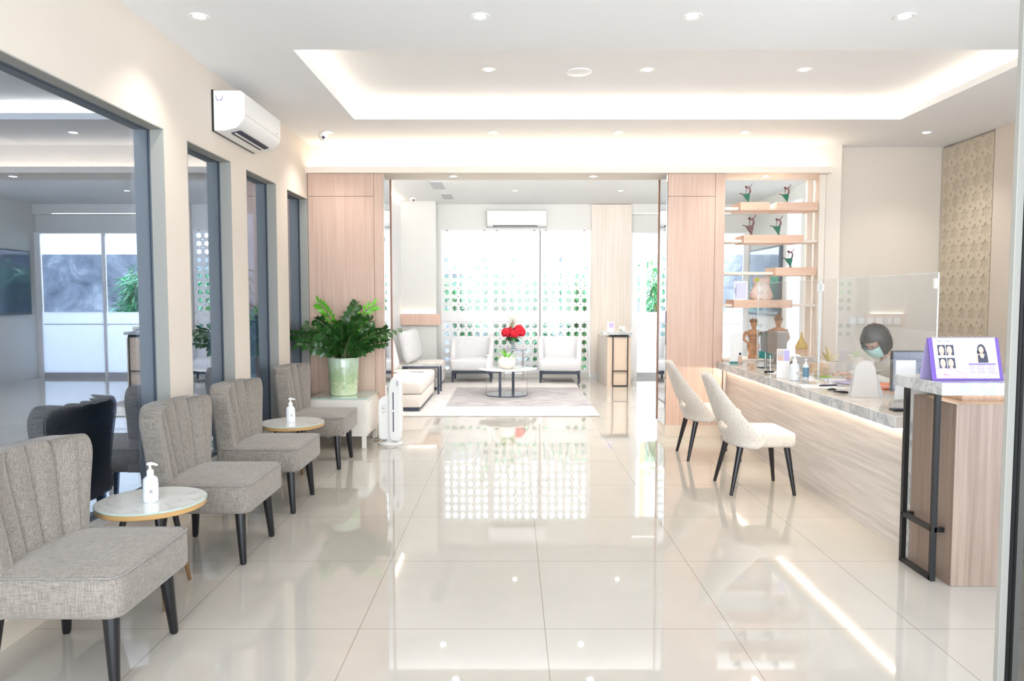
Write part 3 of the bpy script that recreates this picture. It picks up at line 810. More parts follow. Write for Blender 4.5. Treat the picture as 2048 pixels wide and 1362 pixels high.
# sanitizer pump bottles
def txtmesh(cu, name):
    tmp = bpy.data.objects.new(name + '_tmp', cu); C.collection.objects.link(tmp)
    me = bpy.data.meshes.new_from_object(tmp.evaluated_get(bpy.context.evaluated_depsgraph_get())); me.name = name
    bpy.data.objects.remove(tmp); bpy.data.curves.remove(cu)
    o = bpy.data.objects.new(name, me); C.collection.objects.link(o)
    return o
def pump_bottle(label, loc, s=1.0, group='white pump bottles of hand sanitizer', rz=0.0, text='K'):
    t = thing('pump_bottle', label, 'bottle', loc, rz, group); t.scale = (s, s, s)
    MB().lathe([(.030, 0), (.0335, .003), (.0335, .098), (.031, .110), (.021, .119), (.013, .122), (.013, .128), (.0001, .128)], 28).build('bottle_body', 'milk', t)
    MB().lathe([(.0155, .122), (.0155, .146), (.011, .151), (.006, .153), (.005, .172), (.0001, .172)], 20).build('pump_collar', 'plastic', t)
    MB().tube([(-.014, 0, .176), (0, 0, .179), (.016, 0, .178), (.036, 0, .172)], [.006, .0085, .0065, .004], 10).build('pump_nozzle', 'plastic', t)
    lb = MB(); n = 10; vs = []
    for k in range(n + 1):
        a = R(-75 + 110 * k / n)
        for z in (.022, .088): vs.append((.0338 * math.cos(a), .0338 * math.sin(a), z))
    lb.add(vs, [(2 * k, 2 * k + 2, 2 * k + 3, 2 * k + 1) for k in range(n)])
    lb.build('paper_label', 'paper', t, fix=False)
    if not text: return t
    cu = bpy.data.curves.new('printed_mark', 'FONT'); cu.body = text; cu.size = .024; cu.extrude = .0003
    cu.materials.append(M['ink']); o = txtmesh(cu, 'printed_mark'); o.parent = t
    o.location = (.012, -.0345, .046); o.rotation_euler = (R(90), 0, R(22))
    return t
pump_bottle('white pump bottle of sanitizer on the nearer round side table', (-1.70, 3.35, .4672), 1.0, rz=R(0))
pump_bottle('white pump bottle of sanitizer on the farther round side table', (-1.715, 5.55, .4672), 1.0, rz=R(0))

# ------------------------------------------------------------------ cabinet, pot plant, air purifier
cb = thing('side_cabinet', 'low white cabinet with dark glass top against the left wood pier', 'cabinet', (-1.64, 7.06, 0))
box('body', -.265, .265, -.285, .285, .115, .468, 'pot_pale', cb, .004)
box('door', .265, .279, -.265, .275, .15, .432, 'pot_pale', cb, .003)
box('glass_top', -.275, .275, -.295, .295, .468, .478, 'tableglass', cb, .002)
for a in (-1, 1):
    for b in (-1, 1): box('leg', a * .235 - .02, a * .235 + .02, b * .262 - .02, b * .262 + .02, 0, .115, 'pot_pale', cb, .003)
def leaflet(mb, p, d, up, ln, wd, mi=0, curl=.1):
    d = d.normalized(); s = d.cross(up).normalized(); nrm = s.cross(d).normalized()
    pts = []
    for t, w in ((0, 0), (.25, .75), (.5, 1), (.75, .78), (1, 0)):
        c = p + d * ln * t - nrm * curl * ln * t * t
        pts.append((c, w))
    vs = []; fs = []
    for c, w in pts:
        vs += [c + s * wd * w + nrm * wd * w * .25, c, c - s * wd * w + nrm * wd * w * .25]
    for i in range(4):
        fs += [(3 * i, 3 * i + 3, 3 * i + 4, 3 * i + 1), (3 * i + 1, 3 * i + 4, 3 * i + 5, 3 * i + 2)]
    mb.add(vs, fs, mi)
pl = thing('potted_plant', 'green zz plant in a pale green ceramic pot on the white cabinet', 'potted plant', (-1.655, 7.06, .479))
MB().lathe([(.126, 0), (.130, .004), (.140, .12), (.147, .25), (.152, .362), (.150, .366), (.143, .364), (.140, .33), (.0001, .33)], 48).build('pot', 'celadon', pl)
MB().lathe([(.0001, .335), (.139, .335), (.139, .331), (.0001, .331)], 24).build('soil', pmat('soil', (.05, .035, .02), .9), pl)
rnd = random.Random(11)
fronds = []
# (azimuth deg, reach, rise, new?)
for az, reach, rise, new in ((178, .46, .26, 0), (165, .34, .34, 0), (192, .38, .18, 0), (172, .24, .30, 0), (184, .30, .24, 0), (158, .22, .56, 1), (2, .50, .30, 0), (10, .36, .30, 0), (-8, .38, .18, 0), (16, .26, .54, 1), (18, .22, .38, 0), (-25, .30, .26, 0), (-90, .16, .10, 0), (-70, .20, .24, 0), (-110, .20, .24, 0), (-85, .10, .34, 0), (-100, .26, .16, 0), (-60, .28, .30, 0), (-125, .28, .28, 0), (90, .12, .38, 0), (60, .16, .54, 0), (118, .14, .36, 0), (-140, .26, .14, 0), (-40, .24, .12, 0), (200, .20, .40, 0), (-20, .14, .42, 0)):
    f = MB(); a = R(az); d = Vector((math.cos(a), math.sin(a) * .55, 0))
    b0 = Vector((math.cos(a) * .05, math.sin(a) * .05, .33))
    P = lambda s: b0 + d * reach * (s ** 1.5) + Vector((0, 0, rise * (1.7 * s - .7 * s * s)))
    n = 9; roll = rnd.choice((-1, 1)) * rnd.uniform(.5, 1.3)
    f.tube([P(i / 10) for i in range(11)], [.0085 - .0065 * i / 10 for i in range(11)], 6, 1)
    for k in range(n):
        s = .36 + .62 * k / (n - 1); p = P(s); tg = (P(min(1, s + .02)) - P(s - .02)).normalized()
        sd = tg.cross(Vector((0, 0, 1))).normalized()
        sd = (Matrix.Rotation(roll + rnd.uniform(-.35, .35), 3, tg) @ sd).normalized()
        up = sd.cross(tg)
        for sg in (-1, 1):
            dd = tg * .65 + sd * sg * (1.0 if not new else .75) + Vector((0, 0, rnd.uniform(-.15, .15)))
            leaflet(f, p, dd, up, .092 * rnd.uniform(.75, 1.15), .026 if not new else .015, 0, rnd.uniform(.0, .35))
    leaflet(f, P(1), P(1) - P(.95), Vector((0, 0, 1)), .07, .016, 0)
    f.build('frond', ['leaf_new' if new else 'leaf', 'stem'], pl, fix=False, angle=60)

ap = thing('air_purifier', 'white tower air purifier on an oval base beside the white cabinet', 'air purifier', (-1.19, 7.02, 0), R(0))
MB().lathe([(.115, 0), (.118, .006), (.095, .018), (.045, .032), (.04, .05), (.0001, .05)], 40, sx=1, sy=.95).build('base', 'plastic', ap)
# broad flat rear body (left) and narrow front column (right), seen at an angle
bd = [(-.113, .085), (-.108, .06), (-.095, .048), (.03, .045), (.05, .09), (.05, .48), (.03, .50), (-.03, .485), (-.085, .455), (-.106, .435), (-.115, .40)]
MB().prism(bd, .11, lambda u, v, w: (u, w - .055, v)).build('body', 'plastic', ap, .014, seg=3)
fc = [(.0, .06), (.02, .04), (.075, .036), (.108, .055), (.118, .10), (.120, .58), (.108, .635), (.08, .662), (.045, .668), (.015, .64), (-.008, .58), (-.008, .12)]
MB().prism(fc, .13, lambda u, v, w: (u, w - .085, v)).build('front_column', 'plastic', ap, .016, seg=3)
box('air_slot', .036, .046, -.0875, -.084, .345, .515, 'ink', ap)
box('air_slot', .036, .046, -.0875, -.084, .13, .325, 'ink', ap)
MB().lathe([(.0001, 0), (.013, 0), (.013, .002), (.0001, .002)], 20, sx=1, sy=2.2).build('handle_hole', 'grille', ap).matrix_local = Matrix.Translation((.082, -.0865, .60)) @ Matrix.Rotation(R(90), 4, 'X')
pr = MB()
for r_ in range(2):
    for c_ in range(3): pr.box(-.083 + c_ * .02, -.068 + c_ * .02, -.0565, -.055, .375 - r_ * .055, .382 - r_ * .055)
pr.box(-.078, -.045, -.0565, -.055, .345, .362); pr.build('printed_icons', 'grille', ap, smooth=False)
box('orange_mark', -.068, -.050, -.0565, -.055, .305, .311, 'orange', ap)
vs = MB()
for k in range(9): vs.box(-.095 + k * .009, -.091 + k * .009, -.04, .04, .4435 + k * .0042, .448 + k * .0042)
vs.build('top_vents', 'grille', ap, smooth=False)
cd = MB().tube([(-1.30, 7.05, .03), (-1.34, 7.08, .008), (-1.37, 7.12, .006), (-1.385, 7.2, .006), (-1.36, 7.3, .006)], .004, 6)
tag(cd.build('power_cable', 'black'), 'thin black power cable on the floor behind the air purifier', 'cable')

# ------------------------------------------------------------------ dining style chairs at the counter
def shell_chair():
    t = thing('shell_chair', 'x', 'chair', (0, 0, 0), 0, 'oatmeal shell back chairs at the counter')
    cushion(-.09, .235, -.232, .232, .350, .455, .05, .018, .012).build('seat', 'linen_lite', t, angle=60)
    NV, NU = 26, 28
    mb = MB(); vs = []
    z0, z1 = .345, .865
    hole = set()
    for j in range(NV + 1):
        s = j / NV; z = z0 + (z1 - z0) * s
        w = .262 * (1 - .64 * s ** 1.35)
        if s > .86: w *= math.sqrt(max(0.0004, 1 - ((s - .86) / .14) ** 2 * .93))
        wrap = (.21 * (1 - s) ** 1.35 + .035) * (1 - .45 * max(0, 1 - s / .16) ** 2)
        xb = -.222 - .158 * s ** 1.15 + .03 * (1 - s) ** 3
        for i in range(NU + 1):
            u = -1 + 2 * i / NU
            y = w * math.sin(u * PI / 2 * .98)
            x = xb + wrap * (1 - math.cos(u * PI / 2)) ** 1.1
            vs.append((x, y, z))
    fs = []
    for j in range(NV):
        for i in range(NU):
            u = -1 + 2 * (i + .5) / NU; s = (j + .5) / NV
            if ((u / .34) ** 2 + ((s - .29) / .075) ** 2) < 1: continue
            a = j * (NU + 1) + i; fs.append((a, a + 1, a + NU + 2, a + NU + 1))
    mb.add(vs, fs)
    mb.build('backrest', 'linen_lite', t, solid=.040, sub=1, fix=True, angle=80)
    for sx_, sy_ in ((1, 1), (1, -1), (-1, 1), (-1, -1)):
        k = .18 if sx_ > 0 else .15
        MB().tube([(sx_ * k, sy_ * .165, .362), (sx_ * .228, sy_ * .212, .006), (sx_ * .229, sy_ * .213, 0)], [.024, .0125, .011], 14).build('leg', 'black', t)
    return t
d0 = shell_chair(); d0.location = (1.81, 5.35, 0); d0['label'] = 'oatmeal shell back chair with black legs at the counter, nearer the camera'
dup_at(d0, (1.765, 6.445, 0), 0, 'oatmeal shell back chair with black legs in front of the wood pier')

# ------------------------------------------------------------------ reception counter
ct = thing('reception_counter', 'long reception counter with travertine front and marble top', 'reception counter', (2.2, 5.5, 0))
def cbox(name, x0, x1, y0, y1, z0, z1, m, **k): return box(name, x0 - 2.2, x1 - 2.2, y0 - 5.5, y1 - 5.5, z0, z1, m, ct, **k)
cbox('front_panel', 2.20, 2.24, 3.95, 7.36, 0, .71, 'counter')
cbox('countertop', 2.10, 2.86, 3.93, 7.36, .708, .775, 'marble_desk', bevel=.003)
cbox('top_fascia', 2.094, 2.10, 3.93, 7.36, .708, .774, 'marble', bevel=.001)
cbox('end_slab', 2.17, 2.86, 3.88, 3.93, 0, .955, 'marble', bevel=.002)
cbox('led_strip', 2.192, 2.198, 3.96, 7.34, .700, .706, 'led_desk', smooth=False)
cbox('inner_panel', 2.42, 2.46, 3.95, 7.36, 0.0, .705, 'wood_pale')
pd = thing('podium', 'greige wood podium with marble top and black metal frame at the counter end', 'podium', (2.15, 3.5, 0))
def pbox(name, x0, x1, y0, y1, z0, z1, m, **k): return box(name, x0 - 2.15, x1 - 2.15, y0 - 3.5, y1 - 3.5, z0, z1, m, pd, **k)
pbox('body', 2.165, 2.80, 3.49, 3.868, 0, .905, 'wood_podium', bevel=.002)
pbox('marble_top', 2.06, 2.90, 3.44, 3.876, .955, 1.015, 'marble', bevel=.002)
pbox('top_support', 2.26, 2.75, 3.60, 3.80, .905, .955, 'wood_podium')
pbox('led_strip', 2.25, 2.80, 3.575, 3.585, .945, .953, emis('led_podium', WARM, 8), smooth=False)
pbox('led_strip', 2.235, 2.245, 3.59, 3.80, .945, .953, emis('led_podium', WARM, 8), smooth=False)
fm = MB(); x = 2.115 - 2.15; w_ = .012
for y in (3.565 - 3.5, 3.84 - 3.5): fm.box(x - w_, x + w_, y - w_, y + w_, 0, .955)
fm.box(x - w_, x + w_, .065, .34, 0, .024); fm.box(x - w_, x + w_, .065, .34, .25, .274)
fm.box(x, x + .075, .065 - w_, .065 + w_, .25, .274); fm.box(x, x + .075, .34 - w_, .34 + w_, .25, .274)
fm.build('metal_frame', 'blackmetal', pd)

# desk calendar on the podium
cl = thing('desk_calendar', 'purple desk flip calendar with printed portraits on the podium', 'calendar', (2.255, 3.60, 1.0155), R(2))
tilt = R(14)
def face(u, v, w):  # board plane: u across, v up the slope, w out of the front
    return (u, math.sin(tilt) * v - w * math.cos(tilt) - .05, math.cos(tilt) * v + w * math.sin(tilt) * 1.0)
def fbox(mb, u0, u1, v0, v1, w0, w1, mi=0): mb.prism([(u0, v0), (u1, v0), (u1, v1), (u0, v1)], w1 - w0, lambda a, b, c: face(a, b, c + w0), mi)
W2, HH = .185, .215
a = MB(); fbox(a, -W2, W2 - .01, 0, HH, 0, .003); a.build('front_board', 'purple', cl)
a = MB(); a.prism([(-W2, 0), (W2 - .01, 0), (W2 - .01, HH), (-W2, HH)], .003, lambda u, v, w: (u, .055 - math.sin(tilt) * v * .9 + .0 - w, math.cos(tilt) * v)); a.build('rear_board', 'lilac', cl)
a = MB(); fbox(a, -W2 + .022, W2 - .030, .010, HH - .002, .0032, .0055); a.build('page', 'paper', cl)
def flat(mb, pts, mi, w=.0058): mb.add([face(u, v, w) for u, v in pts], [tuple(range(len(pts)))], mi)
def ell(cx, cy, rx, ry, n=20, a0=0, a1=360): return [(cx + rx * math.cos(R(a0 + (a1 - a0) * k / n)), cy + ry * math.sin(R(a0 + (a1 - a0) * k / n))) for k in range(n)]
for (u, v, side) in ((-.143, .125, 0), (-.100, .125, 1), (-.143, .060, 0), (-.100, .060, 1)):
    m = MB(); flat(m, [(u, v), (u + .040, v), (u + .040, v + .053), (u, v + .053)], 0)
    cx = u + .020 - side * .003
    flat(m, ell(cx, v + .026, .0135, .021), 1, .0060)
    flat(m, ell(cx + .0, v + .002, .009, .006), 1, .0060)
    for s_ in (-1, 1): flat(m, ell(cx + s_ * .005 - side * .003, v + .030, .0028, .0010, 10), 0, .0062)
    flat(m, ell(cx - side * .003, v + .0145, .004, .0016, 10), 2, .0062)
    flat(m, ell(cx - side * .003, v + .0215, .0018, .0012, 8), 2, .0062)
    m.build('portrait_photo', ['ink', 'photo_skin', 'photo_lips'], cl, smooth=False, fix=False)
m = MB()
cx = .078
flat(m, ell(cx + .002, .152, .022, .030), 0, .0058); flat(m, [(cx - .022, .15), (cx - .026, .118), (cx + .032, .085), (cx + .026, .15)], 0, .0058)
flat(m, [(cx - .038, .087), (cx - .037, .125), (cx - .020, .133), (cx + .018, .133), (cx + .034, .122), (cx + .037, .087)], 1, .0060)
flat(m, [(cx - .022, .087), (cx - .020, .128), (cx - .012, .130), (cx - .004, .112), (cx + .008, .110), (cx + .014, .128), (cx + .020, .126), (cx + .024, .087)], 0, .0062)
flat(m, ell(cx, .152, .0125, .018), 1, .0064)
for s_ in (-1, 1): flat(m, ell(cx + s_ * .005, .156, .0026, .001, 8), 0, .0066)
flat(m, ell(cx, .142, .0045, .0016, 10), 2, .0066)
flat(m, [(cx + .012, .165), (cx + .028, .14), (cx + .030, .088), (cx + .019, .088)], 0, .0066)
m.build('portrait_photo', ['ink', 'photo_skin', 'photo_lips'], cl, smooth=False, fix=False)
m = MB(); flat(m, [(.005, .032), (.145, .032), (.145, .078), (.005, .078)], 0); flat(m, [(.005, .078), (.145, .078), (.145, .084), (.005, .084)], 1)
for k in range(4): flat(m, [(.01, .037 + k * .011), (.035 + .0 * k, .037 + k * .011), (.035, .0385 + k * .011), (.01, .0385 + k * .011)], 1, .0061); flat(m, [(.045, .037 + k * .011), (.085, .037 + k * .011), (.085, .0385 + k * .011), (.045, .0385 + k * .011)], 1, .0061); flat(m, [(.10, .037 + k * .011), (.138, .037 + k * .011), (.138, .0385 + k * .011), (.10, .0385 + k * .011)], 1, .0061)
m.build('printed_table', ['lilac', 'purple'], cl, smooth=False, fix=False)
wave = [(-W2 + .022 + .333 * k / 24, .038 + .024 * math.cos(k / 24 * PI * 1.75 - .55)) for k in range(25)]
m = MB(); flat(m, [(-W2 + .022, .010)] + [(.0, .010)] + [p for p in wave if p[0] <= .0][::-1], 0)
m.add([face(u, v - .0009, .0061) for u, v in wave] + [face(u, v + .0009, .0061) for u, v in wave], [(k, k + 1, k + 26, k + 25) for k in range(24)], 1)
m.build('pink_wave_print', ['pink', 'purple'], cl, smooth=False, fix=False)
m = MB()
for k in range(5):
    for (u, v) in ((-.052, .155), (-.052, .098)): flat(m, [(u, v - k * .007), (u + .035 - .004 * (k % 3), v - k * .007), (u + .035 - .004 * (k % 3), v - k * .007 + .0012), (u, v - k * .007 + .0012)], 0)
m.build('printed_lines', ['grille'], cl, smooth=False, fix=False)
def text(body, size, parent, mat, fn_loc, rot, name='printed_text', ext=.0003):
    cu = bpy.data.curves.new(name, 'FONT'); cu.body = body; cu.size = size; cu.extrude = ext; cu.materials.append(M[mat])
    o = txtmesh(cu, name); o.parent = parent; o.location = fn_loc; o.rotation_euler = rot
    return o
text('Plastic, Surgery 21', .011, cl, 'ink', face(-.14, .193, .0058), (R(90) - tilt, 0, 0))
text('Plastic', .009, cl, 'photo_lips', face(-.125, .026, .0063), (R(90) - tilt, 0, 0))
m = MB()
for k in range(28):
    u = -W2 + .03 + k * .0115
    pts = [Vector(face(u, HH, .0)) + Vector((0, .006 * math.cos(q), .006 * math.sin(q))) for q in [R(-60 + 40 * j) for j in range(8)]]
    m.tube(pts, .0012, 5)
m.build('wire_binding', 'steel', cl)

# ------------------------------------------------------------------ acrylic screens
def acr(y0, y1, lab):
    t = thing('acrylic_screen', lab, 'acrylic screen', (2.45, (y0 + y1) / 2, .776), 0, 'clear acrylic screens standing on the counter')
    h = (y1 - y0) / 2
    box('panel', -.003, .003, -h, h, .0, .79, 'acrylic', t, smooth=False)
    e = MB(); e.box(-.0035, .0035, -h, h, .79, .793); e.box(-.0035, .0035, -h - .003, -h, 0, .793); e.box(-.0035, .0035, h, h + .003, 0, .793); e.build('panel_edge', 'edge', t, smooth=False)
    for y in (-h + .12, h - .12): box('foot', -.06, .06, y - .004, y + .004, 0, .03, 'acrylic', t, smooth=False)
    for y in (-h + .03, h - .03): box('edge_clip', -.008, .008, y - .012, y + .012, .70, .76, 'plastic', t, bevel=.003)
acr(4.16, 5.74, 'clear acrylic screen on the counter in front of the seated person')
acr(5.76, 7.2, 'clear acrylic screen on the counter in front of the figurine shelves')

# relief panel
rp = thing('wall_relief', 'tall gold beige patterned relief panel on the right wall', 'wall panel', (4.47, 7.175, 1.5))
box('backing_board', 0, .03, -.41, .41, -1.45, 1.47, 'relief_back', rp)
lattice(-.40, .40, -1.44, 1.46, 5, 18, lambda x, y, z: (y, x, z), -.008, .0, .44).build('relief_pattern', 'relief', rp, smooth=False)

# wall switches
for k in range(6):
    x = 3.575 + k * .094
    t = thing('socket_plate', ['leftmost', 'second from left', 'third from left', 'third from right', 'second from right', 'rightmost'][k] + ' square plate in the row of six on the cream wall', 'wall socket', (x, 7.59, 1.185), 0, 'six wall plates in a row')
    box('plate', -.043, .043, -.008, 0, -.043, .043, 'plastic_side', t, bevel=.002)
    box('rocker', (-.03 if k != 4 else 0), .03, -.011, -.008, -.03, .03, 'plastic', t, bevel=.001)

# ------------------------------------------------------------------ display shelf with figurines
ds = thing('display_shelf', 'open display shelf with peach wood blocks beside the centre wood pier', 'shelf', (2.16, 7.45, 0))
def sbox(name, x0, x1, y0, y1, z0, z1, m, **k): return box(name, x0 - 2.16, x1 - 2.16, y0 - 7.45, y1 - 7.45, z0, z1, m, ds, **k)
sbox('upright', 3.13, 3.19, 7.42, 7.46, .8, 2.678, 'cream_lite'); sbox('upright', 3.13, 3.19, 7.72, 7.76, .8, 2.678, 'cream_lite')
for z in (2.325, 1.995, 1.665, 1.335):
    sbox('shelf_board', 2.16, 3.19, 7.46, 7.72, z, z + .028, 'cream_lite', bevel=.001)
for x0, x1, z in ((2.32, 2.62, 2.315), (2.69, 3.10, 2.315), (2.36, 2.97, 1.985), (2.69, 3.10, 1.655), (2.27, 2.87, 1.325)):
    sbox('wood_block', x0, x1, 7.40, 7.70, z, z + .082, 'wood_block', bevel=.002)
def dancer(label, x, z, body='dancer', skirt='skirt', s=1.0):
    t = thing('dancer_figurine', label, 'figurine', (x, 7.50, z + .001), 0, 'dancer figurines on the display shelf'); t.scale = (s, s, s)
    MB().ball((.022, 0, .006), .02, 12, 6, 0, (1, .7, .3)).build('foot_base', body, t)
    # flared skirt sweeping to the left
    out = [(.022, 0.0), (.027, .03), (.036, .075), (.037, .112), (.030, .105), (.010, .098), (-.02, .095), (-.045, .098), (-.03, .075), (-.008, .045), (.012, .018)]
    MB().prism(out, .022, lambda u, v, w: (u, w - .011, v)).build('skirt', skirt, t, .004)
    m = MB(); m.tube([(.034, 0, .105), (.040, 0, .13), (.034, 0, .152), (.016, 0, .160), (.0, 0, .158)], [.010, .009, .0085, .007, .0055], 8)
    m.tube([(.018, 0, .160), (.038, 0, .170), (.052, 0, .186), (.060, 0, .207)], [.006, .0045, .0035, .002], 7)
    m.tube([(.010, 0, .160), (.0, 0, .145), (-.004, 0, .125), (-.003, 0, .10)], [.005, .004, .003, .0025], 7)
    m.tube([(-.04, 0, .097), (-.062, 0, .098), (-.075, 0, .101)], [.004, .005, .001], 7)
    m.build('body', body, t)
    MB().ball((-.003, 0, .166), .0125).build('head', body, t)
for lab, x, z, b, sk, s in (('green skirted dancer figurine on the left block of the top shelf', 2.41, 2.397, 'dancer', 'skirt', 1.0), ('green skirted dancer figurine on the right block of the top shelf', 2.81, 2.397, 'dancer', 'skirt', .95),
        ('brown skirted dancer figurine on the second shelf', 2.45, 2.067, 'dancer', 'skirt_brown', 1.05), ('green skirted dancer figurine on the second shelf beside the brown one', 2.73, 2.067, 'dancer', 'skirt', 1.0),
        ('slim green skirted dancer figurine alone on the third shelf', 2.86, 1.737, 'dancer', 'skirt', 1.0)):
    dancer(lab, x, z, b, sk, s)
gb = thing('wrapped_gift', 'pale pink wrapped gift bag with a lime dot on the lowest shelf block', 'gift bag', (2.60, 7.55, 1.408))
rg = []
for z, wx, wy in ((0, .10, .06), (.03, .118, .07), (.09, .115, .07), (.14, .085, .055), (.165, .075, .045), (.20, .09, .045), (.235, .085, .03)):
    rg.append([(wx * math.cos(2 * PI * k / 20) * (1 + .06 * math.sin(5 * k + z * 40)), wy * math.sin(2 * PI * k / 20) * (1 + .08 * math.cos(3 * k)), z) for k in range(20)])
MB().rings(rg).build('bag', 'wrap', gb, angle=70)
MB().ball((-.06, -.05, .205), .018, 10, 8, 0, (1, .4, 1)).build('lime_sticker', 'lime', gb)
fl = thing('framed_photo', 'white standing leaflet holder left of the wrapped gift', 'leaflet holder', (2.39, 7.56, 1.408))
box('panel', -.07, .07, -.004, .004, 0, .19, 'acrylic', fl); box('insert', -.06, .06, -.001, .001, .01, .18, 'lilac', fl)

# TV on the lounge right wall
tv = thing('wall_television', 'large dark wall television on the lounge right wall seen through the shelves', 'television', (4.25, 12.1, 1.70))
box('casing', -.05, 0, -.72, .72, -.56, .56, 'frame', tv, .006)
box('screen', -.054, -.05, -.69, .69, -.52, .53, 'screen', tv)

# ------------------------------------------------------------------ things behind and on the counter
sb = thing('sideboard', 'low cream sideboard under the display shelf', 'sideboard', (2.70, 7.56, 0))
box('body', -.52, .5, -.14, .2, 0, .77, 'cream_lite', sb, .003); box('top', -.53, .51, -.16, .21, .77, .795, 'cream_lite', sb, .002)
def carved(x, lab, s=1.0, male=False):
    t = thing('carved_statue', lab, 'statue', (x, 7.52, .796), 0, 'pair of carved wooden statues'); t.scale = (s, s, s)
    m = MB(); prof = [(.052, 0), (.058, .02), (.05, .03), (.045, .05), (.062, .10), (.066, .13), (.046, .165), (.042, .185), (.060, .235), (.075, .262), (.05, .282), (.022, .292), (.019, .31)]
    m.lathe(prof, 20, sx=1, sy=.6)
    for sg in (-1, 1):
        m.tube([(sg * .068, 0, .264), (sg * .095, .01, .215), (sg * .10, .0, .19), (sg * .062, -.035, .15)], [.019, .016, .013, .010], 8)
    m.build('body', 'carved', t, angle=70)
    MB().ball((0, 0, .345), .038, 16, 12, 0, (.85, .9, 1.15)).build('head', 'carved', t)
    h = MB()
    if male: h.lathe([(.037, .352), (.040, .365), (.033, .385), (.018, .405), (.0001, .425)], 16)
    else:
        h.lathe([(.040, .356), (.044, .372), (.036, .386), (.0001, .392)], 16)
        for a_ in (-40, -15, 15, 40): h.tube([(.036 * math.sin(R(a_)), 0, .375), (.058 * math.sin(R(a_)), 0, .375 + .035 * math.cos(R(a_)))], [.008, .003], 6)
    h.build('headdress', 'carved_hair', t)
    bnd = MB()
    for z, r in ((.165, .0475), (.19, .0445), (.225, .058)): bnd.lathe([(r, z - .004), (r + .002, z), (r, z + .004)], 20, sx=1, sy=.62)
    bnd.build('carved_bands', 'carved_hair', t)
carved(2.52, 'carved wooden female statue with a crown behind the computer monitor', 1.05)
carved(2.775, 'taller carved wooden statue with a pointed headdress, right one of the pair', 1.12, True)
mo = thing('computer_monitor', 'brown-grey computer monitor seen from behind at the far end of the counter', 'monitor', (2.545, 7.14, .776), R(6))
mk = MB(); mk.prism([(-.01, .06), (.18, .035), (.195, .31), (-.02, .325)], .02, lambda u, v, w: (u, w, v)); mk.build('housing', pmat('brown_grey_plastic', (.26, .22, .19), .4), mo, .004)
mk = MB(); mk.prism([(-.075, .09), (-.01, .06), (-.02, .325), (-.085, .31)], .02, lambda u, v, w: (u, .0 + w + .0, v)); mk.build('side_panel', 'monitor', mo, .003)
MB().lathe([(.07, 0), (.07, .008), (.012, .012), (.012, .08), (.0001, .08)], 24, (.08, .03, 0)).build('stand', 'monitor', mo)
lf = thing('leaflet_stand', 'upright white leaflet with a small standing figure at the far end of the counter', 'leaflet', (2.215, 7.12, .776))
box('holder', -.065, .065, -.002, .004, 0, .32, 'acrylic', lf, smooth=False)
box('sheet', -.062, .062, -.005, -.003, .0, .31, 'paper', lf)
box('teal_band', -.062, .062, -.006, -.0052, .0, .022, 'teal', lf)
m = MB(); m.prism([(.02, 0), (.055, 0), (.058, .05), (.05, .07), (.042, .075), (.034, .075), (.024, .068), (.018, .04)], .001, lambda u, v, w: (u, -.0065 - w, v + .004)); m.build('printed_figure', 'photo_skin', lf)
m = MB(); m.ball((.038, -.0065, .098), .012, 10, 8, 0, (1, .08, 1.2)); m.build('printed_head', 'ink', lf)
sg = thing('menu_sign', 'small acrylic sign holder with a teal card on the counter', 'sign holder', (2.34, 6.50, .776), R(18))
box('holder', -.062, .062, -.002, .002, 0, .155, 'acrylic', sg, smooth=False); box('holder_edge', -.064, -.060, -.003, .003, 0, .158, 'edge', sg)
ph = thing('desk_phone', 'black desk telephone on the counter behind the teal sign', 'telephone', (2.60, 6.62, .776), R(15))
MB().prism([(-.085, 0), (.085, 0), (.085, .07), (-.085, .025)], .15, lambda u, v, w: (u, w - .075, v)).build('base', 'black', ph, .005)
MB().tube([(-.07, -.055, .05), (-.06, -.055, .07), (.03, -.055, .098), (.065, -.055, .085)], [.022, .014, .014, .022], 10).build('handset', 'black', ph)
tc = thing('tablet_display', 'small dark payment display with a teal screen beside the black telephone', 'payment terminal', (2.33, 6.64, .776), R(20))
MB().prism([(0, 0), (.10, 0), (.10, .006), (0, .006)], .10, lambda u, v, w: (u, w, v)).build('base', 'black', tc)
MB().tube([(.05, .05, .0), (.05, .05, .09)], .01, 8).build('pole', 'black', tc)
tb = MB(); tb.prism([(-.02, .09), (.13, .075), (.13, .13), (-.02, .16)], .012, lambda u, v, w: (u, .045 + w, v)); tb.build('panel', 'teal', tc, .002)
ps = thing('pen_stand', 'black table pen stand with a silver rod on the counter edge', 'pen stand', (2.235, 6.24, .776))
MB().prism([(-.05, -.02), (.03, -.025), (.04, .01), (-.01, .03), (-.045, .01)], .018, lambda u, v, w: (u, v, w)).build('base', 'black', ps, .004)
MB().tube([(.01, 0, .012), (.006, 0, .045), (.004, 0, .15)], [.007, .004, .004], 8).build('rod', 'steel', ps)
def sheet(name, label, x, y, rz, sx_, sy_, z=.776, m='paper', cat='paper', th=.003):
    o = box(name, -sx_ / 2, sx_ / 2, -sy_ / 2, sy_ / 2, 0, th, m); o.location = (x, y, z); o.rotation_euler = (0, 0, R(rz)); return tag(o, label, cat)
sheet('paper_sheet', 'white paper lying by the black pen stand on the counter', 2.36, 6.22, 10, .30, .21)
lh = thing('leaflet_holder', 'tall clear holder with a photo leaflet beside the large sanitizer bottle', 'leaflet holder', (2.20, 5.84, .776), R(-8))
box('holder', -.055, .055, -.004, .004, 0, .245, 'acrylic', lh, smooth=False); box('leaflet', -.05, .05, -.0055, -.0045, 0, .235, 'paper', lh)
m = MB(); m.prism([(-.045, .14), (.0, .14), (.0, .225), (-.045, .225)], .0008, lambda u, v, w: (u, -.0062 - w, v)); m.build('printed_photo', 'photo_skin', lh)
